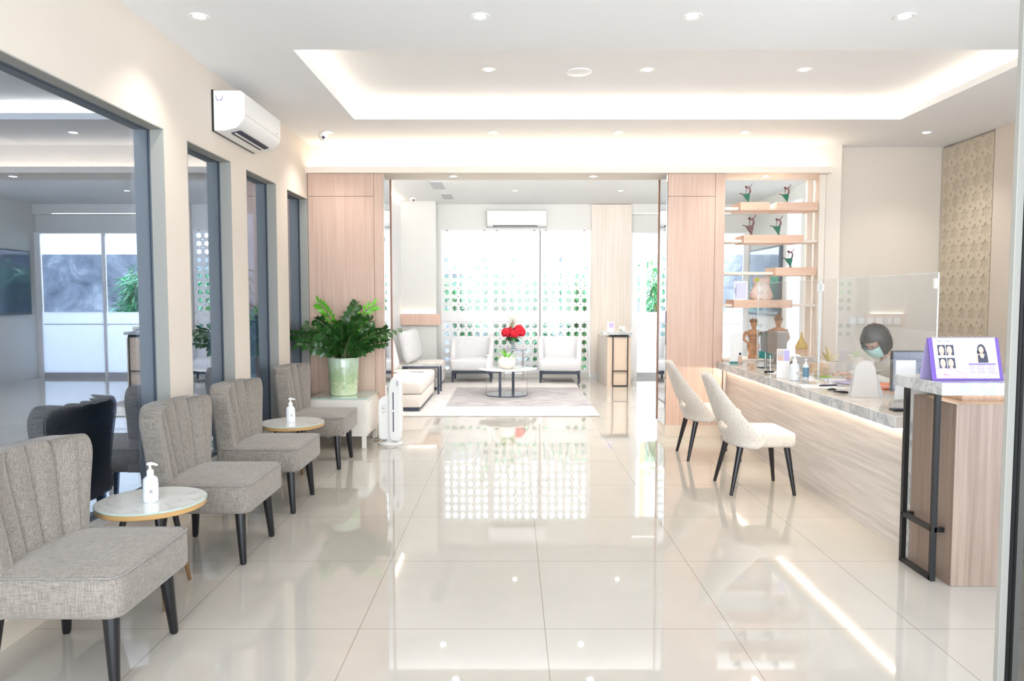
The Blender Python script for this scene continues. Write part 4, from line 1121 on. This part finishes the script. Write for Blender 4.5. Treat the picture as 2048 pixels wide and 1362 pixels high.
m = MB(); m.prism([(.004, .14), (.046, .14), (.046, .225), (.004, .225)], .0008, lambda u, v, w: (u, -.0062 - w, v)); m.build('printed_photo', 'lilac', lh)
m = MB(); m.ball((-.018, -.007, .20), .022, 12, 8, 0, (1, .05, 1)); m.build('printed_hair', 'grille', lh)
pump_bottle('white pump bottle with a black logo on the marble counter', (2.225, 5.66, .776), 1.12, rz=R(-20), text='C')
bb = thing('lotion_bottle', 'small pump bottle with a blue label right of the white pump bottle', 'bottle', (2.37, 5.80, .776))
MB().lathe([(.024, 0), (.024, .105), (.018, .115), (.009, .118), (.0001, .118)], 24).build('bottle_body', 'milk', bb)
MB().lathe([(.0245, .012), (.0247, .014), (.0247, .088), (.0245, .09)], 24).build('label_band', 'blue_label', bb)
MB().lathe([(.010, .116), (.010, .132), (.004, .134), (.004, .15), (.012, .151), (.012, .157), (.0001, .157)], 16).build('pump_head', 'plastic', bb)
gv = thing('gold_vase', 'teardrop gold vase on the sideboard right end', 'vase', (3.02, 7.52, .796))
MB().lathe([(.03, .10), (.060, .102), (.065, .112), (.057, .138), (.037, .175), (.019, .21), (.010, .24), (.009, .262), (.007, .268), (.0001, .268)], 32).build('body', 'gold', gv)
MB().lathe([(.06, 0), (.06, .10), (.0001, .10)], 24).build('stand', 'box', gv)
gvz = .0
op = thing('orchid_pot', 'small yellow leaved plant in a white pot behind the counter', 'potted plant', (2.72, 6.20, .776))
MB().lathe([(.055, 0), (.075, .05), (.078, .10), (.072, .105), (.0001, .095)], 28).build('pot', 'pot_pale', op)
f = MB()
for az, el, ln in ((90, 80, .15), (20, 30, .16), (160, 35, .15), (-30, 10, .17), (200, 60, .12), (60, 55, .13)):
    a = R(az); e = R(el); leaflet(f, Vector((0, 0, .095)), Vector((math.cos(a) * math.cos(e), math.sin(a) * math.cos(e), math.sin(e))), Vector((0, 0, 1)) if el < 75 else Vector((1, 0, 0)), ln, .022, 0, .1)
f.build('leaves', 'leaf_y', op, fix=False)
tag(box('storage_box', 2.50, 2.64, 5.98, 6.10, .776, .876, 'box', bevel=.003), 'kraft coloured box behind the white pump bottle on the counter', 'box')
pt = thing('picture_stand', 'white framed tilted card stand on the counter behind the blue label bottle', 'card stand', (2.60, 6.42, .776), R(0))
box('frame', -.10, .10, -.004, .004, 0, .13, 'pot_pale', pt); box('card', -.09, .09, -.006, -.004, .01, .12, 'grille', pt)
sheet('magazine', 'open brochure with purple print lying on the counter', 2.60, 5.45, 20, .22, .30, z=.7785, m='lilac', cat='brochure')
sheet('paper_sheet', 'white form lying under the purple brochure corner', 2.58, 5.62, -12, .24, .30, .776, cat='paper', th=.002)
sheet('marker_box', 'lime green packet of sticky notes by the brochure', 2.54, 5.84, 10, .09, .04, m='lime', cat='sticky notes', th=.018)
cp = thing('clipboard', 'white clipboard with a pen lying near the counter edge', 'clipboard', (2.265, 5.25, .776), R(-14))
box('board', -.15, .15, -.11, .11, 0, .004, 'paper', cp, .001); box('clip', .10, .15, -.03, .03, .004, .012, 'steel', cp)
pn = MB().tube([(-.075, 0, 0), (-.06, 0, 0), (.05, 0, 0), (.075, 0, 0)], [.002, .006, .006, .005], 8).build('ballpoint_pen', 'ink'); pn.location = (2.31, 5.25, .787); pn.rotation_euler = (0, 0, R(12)); tag(pn, 'black and silver pen lying on the white clipboard', 'pen')
mm = MB().ball((0, 0, .0), .03, 14, 10, 0, (1.1, .7, .5), lambda p: Vector((p.x, p.y, max(p.z, 0)))).build('computer_mouse', 'black'); mm.location = (2.255, 5.06, .776); tag(mm, 'small black mouse shaped holder on the counter before the clipboard', 'desk holder')
kk = MB().tube([(-.05, 0, .006), (-.02, .004, .008), (.02, -.004, .008), (.05, 0, .006)], [.003, .007, .009, .006], 8).build('car_key', 'black'); kk.location = (2.245, 4.90, .776); kk.rotation_euler = (0, 0, R(-15)); tag(kk, 'black key lying on the counter beside the leather stand', 'key')
ls = thing('tent_stand', 'grey beige leatherette folding menu stand on the counter before the seated person', 'menu stand', (2.30, 4.70, .776), R(-12))
ls.scale = (1.12, 1.12, 1.22)
MB().prism([(-.075, 0), (.078, 0), (.062, .155), (.045, .185), (.02, .195), (-.01, .193), (-.032, .180), (-.048, .155)], .004, lambda u, v, w: (u, -.03 + v * .16 + w, v)).build('front_flap', 'leather', ls)
MB().prism([(-.075, 0), (.12, 0), (.062, .155), (.045, .185), (.02, .195), (-.01, .193), (-.032, .180), (-.048, .155)], .004, lambda u, v, w: (u, .035 - v * .16 + w, v)).build('rear_flap', 'plastic_side', ls)
mo2 = thing('computer_monitor', 'black computer monitor on the counter beside the seated person, near the podium', 'monitor', (2.53, 4.75, .776), R(0))
box('screen_casing', -.02, .32, .0, .03, .03, .30, 'black', mo2, .004)
box('screen', -.014, .314, -.002, .0, .04, .29, 'screen', mo2)
MB().lathe([(.07, 0), (.07, .008), (.013, .01), (.013, .10), (.0001, .10)], 20, (.14, .04, 0)).build('stand', 'black', mo2)
ws = thing('card_stand', 'white card stand on the counter just behind the podium', 'card stand', (2.29, 4.18, .776), R(4))
box('card', -.06, .06, 0, .006, .06, .285, 'paper', ws, .001); box('holder', -.063, .063, .006, .012, 0, .20, 'acrylic', ws)
tag(MB().box(-.04, .04, -.03, .03, 0, .012).build('stapler', 'black', bevel=.004), 'small black stapler on the counter beside the podium', 'stapler').location = (2.22, 4.12, .776)
sp_ = MB().tube([(0, 0, .006), (.012, 0, .02), (.02, .005, .03)], [.008, .008, .006], 8).build('ring_bell', 'steel'); sp_.location = (2.40, 5.50, .776); tag(sp_, 'small metal clip on the counter behind the clipboard', 'clip')

# ------------------------------------------------------------------ seated person
def person():
    t = thing('person', 'person with black hair, glasses and mint face mask seated bent over behind the counter', 'person', (3.06, 5.80, 0), R(0))
    # facing -x (towards counter), leaning forward
    verts = [(.10, 0, .50), (.09, 0, .62), (.06, 0, .76), (.01, 0, .88), (-.035, 0, .945), (-.075, 0, 1.0),   # 0-5 pelvis..neck top
             (.0, .17, .875), (-.08, .22, .74), (-.22, .14, .80), (-.29, .10, .80),                              # 6-9 far arm
             (.0, -.17, .875), (-.06, -.235, .74), (-.22, -.16, .80), (-.29, -.12, .80),                         # 10-13 near arm
             (.08, .10, .49), (-.30, .11, .50), (-.30, .11, .10), (-.37, .11, .05),                             # 14-17 leg
             (.08, -.10, .49), (-.30, -.11, .50), (-.30, -.11, .10), (-.37, -.11, .05)]
    edges = [(0, 1), (1, 2), (2, 3), (3, 4), (4, 5), (3, 6), (6, 7), (7, 8), (8, 9), (3, 10), (10, 11), (11, 12), (12, 13), (0, 14), (14, 15), (15, 16), (16, 17), (0, 18), (18, 19), (19, 20), (20, 21)]
    rad = [.13, .125, .135, .12, .055, .048, .062, .045, .034, .028, .062, .045, .034, .028, .09, .065, .042, .04, .09, .065, .042, .04]
    me = bpy.data.meshes.new('body'); me.from_pydata(verts, edges, []); o = bpy.data.objects.new('body', me); C.collection.objects.link(o); o.parent = t
    o.modifiers.new('skin', 'SKIN')
    for i, r in enumerate(rad): me.skin_vertices[0].data[i].radius = (r, r * (.8 if i < 4 else 1))
    me.skin_vertices[0].data[0].use_root = True
    s = o.modifiers.new('sub', 'SUBSURF'); s.levels = 2; s.render_levels = 2
    me.materials.append(M['blouse'])
    # neck skin
    MB().tube([(-.02, 0, .935), (-.075, 0, 1.0), (-.10, 0, 1.03)], [.054, .05, .048], 14).build('neck', 'skin', t)
    # collar lapels
    for sg in (-1, 1):
        MB().prism([(0, 0), (.05, .02), (.03, .11), (.0, .09)], .006, lambda u, v, w: (-.10 + v * .5 + u * .1, sg * (.02 + u * .9), .90 + v * .65 + w)).build('collar', 'paper', t)
    # hands with five fingers
    for sg in (-1, 1):
        h = MB(); c = Vector((-.30, sg * .115, .802))
        h.ball(c + Vector((-.025, 0, 0)), .040, 12, 8, 0, (1.1, .85, .45))
        for k in range(4):
            y = c.y + (-.027 + .018 * k); ln = (.06, .072, .068, .052)[k]
            h.tube([(c.x - .05, y, .803), (c.x - .05 - ln * .5, y, .805), (c.x - .05 - ln, y, .789)], [.0085, .008, .006], 8)
        h.tube([(c.x - .01, c.y - sg * .03, .80), (c.x - .045, c.y - sg * .052, .798), (c.x - .07, c.y - sg * .055, .789)], [.010, .009, .007], 8)
        h.build('hand', 'skin', t, angle=70)
    # head: local frame, face towards -x then pitched down and yawed to the camera
    hd = bpy.data.objects.new('head', None)
    def hfn(p):
        q = p.copy()
        if q.z < 0: k = 1 + .32 * q.z; q.y *= k; q.x *= (1 + .12 * q.z)
        f = max(0, -q.x)
        if f > .6 and abs(q.y) < .22 and -.35 < q.z < .15: q.x -= .16 * (1 - abs(q.y) / .22) * (1 - abs(q.z + .12) / .3 if abs(q.z + .12) < .3 else 0)
        if f > .5 and .05 < q.z < .25: q.x += .05
        return q
    T = Matrix.Translation((-.135, -.01, 1.075)) @ Matrix.Rotation(R(28), 4, 'Z') @ Matrix.Rotation(R(-38), 4, 'Y')
    def put(mb, name, m, **k):
        mb.v = [tuple(T @ Vector(v)) for v in mb.v]; return mb.build(name, m, t, **k)
    put(MB().ball((0, 0, 0), .100, 32, 24, 0, (.98, .78, 1.18), hfn), 'head', 'skin', angle=80)
    e = MB()
    for sg in (-1, 1): e.ball((.005, sg * .078, -.005), .022, 10, 8, 0, (.7, .4, 1.1))
    put(e, 'ears', 'skin')
    # hair: bob shell with volume, open at the face
    hv = MB(); n, mm_ = 36, 22; vs = []; fs = []
    for i in range(mm_ + 1):
        ph_ = PI * .74 * i / mm_
        for k in range(n):
            a = 2 * PI * k / n
            p = Vector((math.sin(ph_) * math.cos(a), math.sin(ph_) * math.sin(a), math.cos(ph_)))
            ln = 1 + .03 * math.sin(9 * a) + .02 * math.sin(17 * a + 3 * i)
            vs.append((p.x * .118 * ln + .008, p.y * .100 * ln, p.z * .136 * ln + .008 - (.012 if p.z < 0 else 0)))
    for i in range(mm_):
        for k in range(n):
            k2 = (k + 1) % n; a = (2 * PI * (k + .5) / n); i_ = i + .5
            ang = abs(((a - PI) + PI) % (2 * PI) - PI)
            if i_ / mm_ > .52 and ang < .95: continue
            fs.append((i * n + k, (i + 1) * n + k, (i + 1) * n + k2, i * n + k2))
    hv.add(vs, fs); put(hv, 'hair', 'hair', solid=.012, angle=80)
    # face mask
    mk_ = MB(); vs = []; fs = []; nn, m2 = 14, 8
    for i in range(m2 + 1):
        z = .0 - .105 * i / m2 + .002
        for k in range(nn + 1):
            a = R(-78 + 156 * k / nn); s_ = i / m2
            r = .112 + .014 * math.sin(s_ * PI) * math.cos(a) - .018 * s_
            vs.append((-math.cos(a) * r * (1 - .10 * s_), math.sin(a) * r * .80 * (1 - .16 * s_), z - .012 * abs(math.sin(a)) * (s_ - .6)))
    for i in range(m2):
        for k in range(nn):
            a_ = i * (nn + 1) + k; fs.append((a_, a_ + 1, a_ + nn + 2, a_ + nn + 1))
    mk_.add(vs, fs); put(mk_, 'face_mask', 'mask', solid=.002)
    g_ = MB()
    for sg in (-1, 1):
        g_.tube([(-.112, sg * .030 + .024 * math.cos(q), .026 + .019 * math.sin(q)) for q in [2 * PI * j / 16 for j in range(17)]], .0014, 6)
        g_.tube([(-.108, sg * .054, .028), (-.05, sg * .080, .022), (.0, sg * .082, .014)], .0014, 6)
    g_.tube([(-.113, -.008, .030), (-.115, 0, .033), (-.113, .008, .030)], .0014, 6)
    put(g_, 'glasses', 'ink')
    ey = MB()
    for sg in (-1, 1): ey.ball((-.092, sg * .030, .022), .012, 10, 8, 0, (.5, 1, .45))
    put(ey, 'eyes', 'ink')
    return t
person()
oc = thing('office_chair', 'office chair the masked person sits on behind the counter', 'chair', (3.16, 5.80, 0))
cushion(-.24, .24, -.24, .24, .33, .41, .06, .02, .01).build('seat', 'armcloth', oc)
cushion(.24, .29, -.2, .2, .45, .84, .02, .015, .005).build('backrest', 'armcloth', oc)
MB().tube([(0, 0, .08), (0, 0, .34)], .025, 12).build('gas_lift', 'blackmetal', oc)
m = MB()
for k in range(5): a = 2 * PI * k / 5; m.tube([(0, 0, .09), (.26 * math.cos(a), .26 * math.sin(a), .055)], [.02, .014], 8)
m.build('star_base', 'blackmetal', oc)
for k in range(5): a = 2 * PI * k / 5; MB().ball((.26 * math.cos(a), .26 * math.sin(a), .028), .028, 10, 8).build('castor', 'black', oc)
MB().tube([(.06, 0, .34), (.27, 0, .33), (.29, 0, .40), (.29, 0, .5)], .014, 8).build('back_bracket', 'blackmetal', oc)
tag(box('orange_folder', 2.62, 2.78, 5.06, 5.30, .776, .80, 'orange', bevel=.002), 'orange folder lying on the counter next to the black monitor', 'folder')

# ------------------------------------------------------------------ lounge furniture
struct  # (setting done)
rug = box('area_rug', -1.75, 1.06, 8.62, 12.72, .001, .014, 'rug', bevel=.003); tag(rug, 'large off-white and grey streaked rug under the lounge seating', 'rug')
def sofa(y0, y1, lab):
    t = thing('sofa', lab, 'sofa', (-1.52, (y0 + y1) / 2, .014), 0, 'off-white sofa modules along the lounge left wall')
    h = (y1 - y0) / 2
    box('plinth', -.36, .36, -h + .02, h - .02, 0, .05, 'darkwood', t)
    cushion(-.38, .385, -h, h, .05, .208, .03, .012, .0).build('base', 'sofa', t, angle=60)
    cushion(-.385, .395, -h, h, .213, .378, .045, .03, .012).build('seat_cushion', 'sofa', t, angle=60)
    return t
sofa(8.93, 10.5, 'near off-white sofa module by the left wood pier'); sofa(10.98, 12.2, 'far off-white sofa module beside the lounge pilaster')
def pillow(x, y, lab, rz=0, tilt_=14, s=1.0):
    t = MB(); n = 22; vs = []
    for side in (1, -1):
        for i in range(n + 1):
            for k in range(n + 1):
                u, v = -1 + 2 * i / n, -1 + 2 * k / n
                th = .085 * ((1 - u ** 4) * (1 - v ** 4)) ** .5
                sh = 1 - .06 * (u * u * v * v) * 0 - .05 * (1 - u * u) * abs(v) ** 6 - .05 * (1 - v * v) * abs(u) ** 6
                vs.append((side * th, u * .26 * sh, v * .24 * sh))
    fs = []
    for q in (0, 1):
        o = q * (n + 1) ** 2
        for i in range(n):
            for k in range(n):
                a_ = o + i * (n + 1) + k; f_ = (a_, a_ + n + 1, a_ + n + 2, a_ + 1); fs.append(f_ if q == 0 else f_[::-1])
    t.add(vs, fs); o = t.build('sofa_cushion', 'armcloth', angle=80)
    o.location = (x, y, .425 + .245); o.rotation_euler = (0, R(-tilt_), R(rz)); o.scale = (s, s, s)
    return tag(o, lab, 'cushion', 'light cushions on the sofa')
pillow(-1.66, 9.75, 'light grey cushion on the near sofa module, closest to the wood pier', 0)
pillow(-1.62, 11.33, 'light grey cushion on the far sofa module, nearer of its two', -8, 12, 1.08)
pillow(-1.62, 11.95, 'light grey cushion on the far sofa module, against the pilaster', 0, 10, 1.08)
tag(box('paper_card', -1.42, -1.22, 9.95, 10.03, .406, .410, 'grille'), 'small grey card lying on the near sofa module', 'card')
bt = thing('bridge_table', 'dark framed table with pale top between the sofa modules', 'side table', (-1.33, 10.74, .014))
box('table_top', -.28, .26, -.20, .20, .392, .415, 'marble', bt, .003)
m = MB(); m.box(-.28, .262, -.21, -.20, .392, .415); m.build('front_edge', 'darkwood', bt)
for y in (-.195, .155): box('leg', .235, .262, y, y + .045, 0, .392, 'darkwood', bt, .003)
box('leg', -.28, -.255, -.2, .2, 0, .392, 'darkwood', bt)

def armchair():
    t = thing('tub_armchair', 'x', 'armchair', (0, 0, .014), 0, 'light grey tub armchairs in front of the lattice screens')
    # faces -y. base frame
    fr = MB(); fr.box(-.335, .335, -.30, -.27, .150, .195); fr.box(-.335, .335, .26, .29, .150, .195); fr.box(-.335, -.305, -.3, .29, .150, .195); fr.box(.305, .335, -.3, .29, .150, .195)
    fr.build('base_frame', 'darkwood', t, .004)
    for sx_ in (-1, 1):
        for sy_ in (-1, 1):
            MB().tube([(sx_ * .300, sy_ * .268, .17), (sx_ * .318, sy_ * .28, .12), (sx_ * .322, sy_ * .285, .0)], [.034, .020, .014], 10).build('leg', 'darkwood', t)
    cushion(-.355, .355, -.36, .26, .205, .385, .06, .03, .02).build('seat_cushion', 'armcloth', t, angle=60)
    # wrapping back
    rows = []; n = 40
    def path(s):  # s in [-1,1] ; U shape
        a = s * 1.0
        if abs(a) > .55:
            k = (abs(a) - .55) / .45
            x = math.copysign(.352 + .012 * (1 - k), a); y = .10 - k * .40
            nx, ny = math.copysign(1, a), 0
        else:
            th = a / .55 * PI / 2
            sx_ = math.copysign(abs(math.sin(th)) ** .75, th); cy_ = abs(math.cos(th)) ** .75
            x = .364 * sx_; y = .10 + .25 * cy_
            nx, ny = math.sin(th), math.cos(th)
        return x, y, nx, ny
    for i in range(n + 1):
        s = -1 + 2 * i / n; x, y, nx, ny = path(s)
        l = math.hypot(nx, ny); nx /= l; ny /= l
        top = .75 if abs(s) < .5 else .75 - .31 * ((abs(s) - .5) / .5) ** 1.1
        th = .042
        ring = []
        for (o_, z) in ((th, .215), (th, top - .03), (th * .6, top - .008), (0, top), (-th * .6, top - .008), (-th, top - .035), (-th, .215)):
            fl_ = .012 * (z - .2) / .5
            ring.append((x + nx * (o_ + fl_) - nx * th, y + ny * (o_ + fl_ * 2) - ny * th, z))
        rows.append(ring)
    MB().rings(rows).build('backrest', 'armcloth', t, angle=60)
    return t
a0 = armchair(); a0.location = (-.675, 12.32, .014); a0['label'] = 'light grey tub armchair left of the red flowers'
dup_at(a0, (.815, 12.25, .014), R(-4), 'light grey tub armchair right of the red flowers')

tt = thing('coffee_table', 'round marble coffee table with dark legs and disc base on the rug', 'coffee table', (-.078, 10.5, .014))
MB().lathe([(.38, .372), (.405, .376), (.412, .382), (.412, .386), (.405, .389), (.0001, .389)], 64).build('table_top', 'marble_table', tt)
MB().lathe([(.305, 0), (.308, .002), (.308, .010), (.305, .012), (.0001, .012)], 64).build('base_disc', 'darkwood', tt)
MB().lathe([(.0001, .0122), (.30, .0122), (.30, .0135), (.0001, .0135)], 64).build('base_inlay', 'steel', tt)
box('leg', -.112, -.075, -.27, -.235, .012, .374, 'darkwood', tt, .004); box('leg', .075, .115, .23, .265, .012, .374, 'darkwood', tt, .004)
box('top_bar', -.27, -.075, -.27, -.235, .345, .374, 'darkwood', tt, .004)
for x in (-.298, .298): MB().tube([(x, 0, .012), (x, 0, .374)], .0035, 8).build('rod', 'steel', tt)
bp = thing('bowl_planter', 'cream bowl planter with a small leafy plant on the coffee table', 'potted plant', (-.075, 10.42, .404))
MB().lathe([(.06, 0), (.075, .005), (.115, .05), (.130, .10), (.118, .155), (.105, .175), (.098, .172), (.0001, .15)], 40).build('bowl', 'pot_pale', bp)
f = MB(); rnd = random.Random(4)
for k in range(26):
    a = rnd.uniform(0, 2 * PI); e = rnd.uniform(.1, 1.2)
    leaflet(f, Vector((.02 * math.cos(a), .02 * math.sin(a), .16)), Vector((math.cos(a) * math.cos(e), math.sin(a) * math.cos(e), math.sin(e))), Vector((0, 0, 1)), rnd.uniform(.10, .20) * (1.25 if math.cos(a) < -.5 else 1), .013, 0, .25)
f.build('leaves', 'leaf_new', bp, fix=False)
pump_bottle('small white pump bottle on the coffee table beside the bowl planter', (-.345, 10.50, .404), 1.05, rz=R(180), text='')
et = thing('accent_table', 'small round side table with slim legs between the tub armchairs', 'side table', (.03, 12.3, .014))
MB().lathe([(.21, .525), (.225, .528), (.225, .545), (.0001, .548)], 48).build('table_top', pmat('lilac_marble', (.42, .37, .46), .25), et)
MB().tube([(.155, 0, .0), (.155, 0, .53)], .014, 10).build('leg', 'steel', et)
MB().tube([(-.16, .05, .0), (-.16, .05, .53)], .008, 10).build('leg', 'steel', et)
MB().tube([(-.01, -.16, .0), (-.01, -.16, .15)], .008, 10).build('leg', 'steel', et)
m = MB(); m.box(-.16, .155, -.012, .012, .12, .14); m.build('cross_bar', 'steel', et)
fv = thing('flower_vase', 'clear vase of red hydrangeas and white sprigs on the accent table', 'flowers', (.02, 12.3, .5625))
MB().lathe([(.036, 0), (.038, .004), (.034, .06), (.040, .15), (.037, .15), (.031, .06), (.03, .01), (.0001, .008)], 28).build('vase', 'vase', fv)
rnd = random.Random(9)
sm = MB()
for (x, y, z) in ((-.10, -.02, .27), (.10, 0, .27), (.02, -.04, .25), (.12, .03, .33), (-.04, .04, .30)):
    sm.tube([(0, 0, .02), (x * .2, y * .2, .14), (x * .8, y * .8, z - .03)], .004, 6)
sm.build('stems', 'stem', fv)
for (x, y, z, r) in ((-.115, -.02, .275, .085), (.12, 0, .285, .09), (.02, -.05, .265, .08), (.10, .04, .335, .075), (-.03, .05, .29, .08)):
    h = MB()
    for k in range(150):
        a = rnd.uniform(0, 2 * PI); c_ = rnd.uniform(-.7, 1); s_ = math.sqrt(1 - c_ * c_)
        d = Vector((s_ * math.cos(a), s_ * math.sin(a), c_)); p = Vector((x, y, z)) + d * r * .92
        t1 = d.orthogonal().normalized(); t2 = d.cross(t1); q = .024
        rot_ = rnd.uniform(0, PI)
        A = t1 * math.cos(rot_) + t2 * math.sin(rot_); B = d.cross(A)
        h.add([p, p + A * q + B * q * .4 + d * .006, p + (A + B) * q * .3 + d * .01, p + B * q - A * q * .4 + d * .006, p - A * q - B * q * .4 + d * .006, p - B * q + A * q * .4 + d * .006], [(0, 1, 2), (0, 2, 3), (0, 3, 4), (0, 4, 5), (0, 5, 1)])
    h.ball((x, y, z), r * .80, 14, 10); h.build('flower_head', 'red', fv, fix=False, smooth=False)
f = MB()
for k in range(14):
    a = rnd.uniform(0, 2 * PI); leaflet(f, Vector((.03 * math.cos(a), .03 * math.sin(a), .20)), Vector((math.cos(a), math.sin(a), rnd.uniform(-.7, .1))), Vector((0, 0, 1)), .13, .035, 0, .3)
f.build('leaves', 'hydleaf', fv, fix=False)
b_ = MB()
for k in range(34):
    a = rnd.uniform(0, 2 * PI); rr = rnd.uniform(0, .13); z = rnd.uniform(.38, .56)
    p = Vector((-.01 + rr * math.cos(a) * (z - .2) * 2.6, rr * math.sin(a), z)); b_.tube([(0, 0, .25), tuple(Vector((0, 0, .25)).lerp(p, .6) + Vector((0, 0, .01))), p], .0012, 4, 1)
    for q in range(5): b_.ball(p + Vector((rnd.uniform(-.025, .025), rnd.uniform(-.02, .02), rnd.uniform(-.03, .02))), .007, 6, 4)
tag(b_.build('white_sprigs', ['babys', 'stem'], fv))

# back right display stand
s2 = thing('display_stand', 'pale wood display stand with black frame and white tray near the lounge opening', 'display stand', (1.735, 12.2, 0))
MB().prism([(-.19, -.52), (.19, -.52), (.19, .62), (-.21, .62)], .80, lambda u, v, w: (u, v, w)).build('body', 'wood_pale', s2, .003)
box('front_panel', -.188, .188, -.53, -.52, .0, .78, pmat('peach_front', (.72, .58, .45), .5), s2)
box('tray', -.27, .20, -.60, -.25, .835, .885, 'marble', s2, .003); box('tray_support', -.14, .15, -.55, -.3, .80, .835, 'blackmetal', s2)
m = MB()
for x in (-.105, .135): m.box(x - .008, x + .008, -.575, -.559, 0, .835)
m.box(-.105, .135, -.575, -.559, 0, .016); m.box(-.105, .135, -.575, -.559, .24, .256); m.build('metal_frame', 'blackmetal', s2)
ff = thing('photo_stand', 'white framed photo card standing on the display stand tray', 'photo card', (1.60, 11.72, .886), R(5))
box('card', -.06, .06, -.003, .003, 0, .155, 'paper', ff); box('print', -.025, .05, -.0045, -.003, .06, .14, 'lilac', ff)
m = MB(); rnd = random.Random(3)
for k in range(9): m.ball((rnd.uniform(-.06, .06), rnd.uniform(-.03, .03), rnd.uniform(.02, .06)), rnd.uniform(.02, .035), 8, 6)
o = m.build('white_ornament', 'pot_pale'); o.location = (1.79, 11.72, .887); tag(o, 'white ruffled ornament beside the photo card on the display stand', 'ornament')
bn = MB().lathe([(.055, 0), (.06, .01), (.062, .28), (.05, .30), (.0001, .30)], 24).build('waste_bin', 'pot_pale'); bn.location = (2.10, 12.75, 0); tag(bn, 'slim white bin standing behind the display stand', 'bin')

# ------------------------------------------------------------------ entrance door leaf at the right edge
dd = thing('door_1', None, None, (1.585, 2.3, 0)); dd['kind'] = 'structure'
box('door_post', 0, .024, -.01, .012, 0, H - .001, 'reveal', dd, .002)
box('door_gasket', .024, .033, -.014, .016, 0, H - .001, 'blackmetal', dd)
box('door_glass', .034, .044, -1.3, .0, .0, H - .001, 'doorglass', dd, smooth=False)
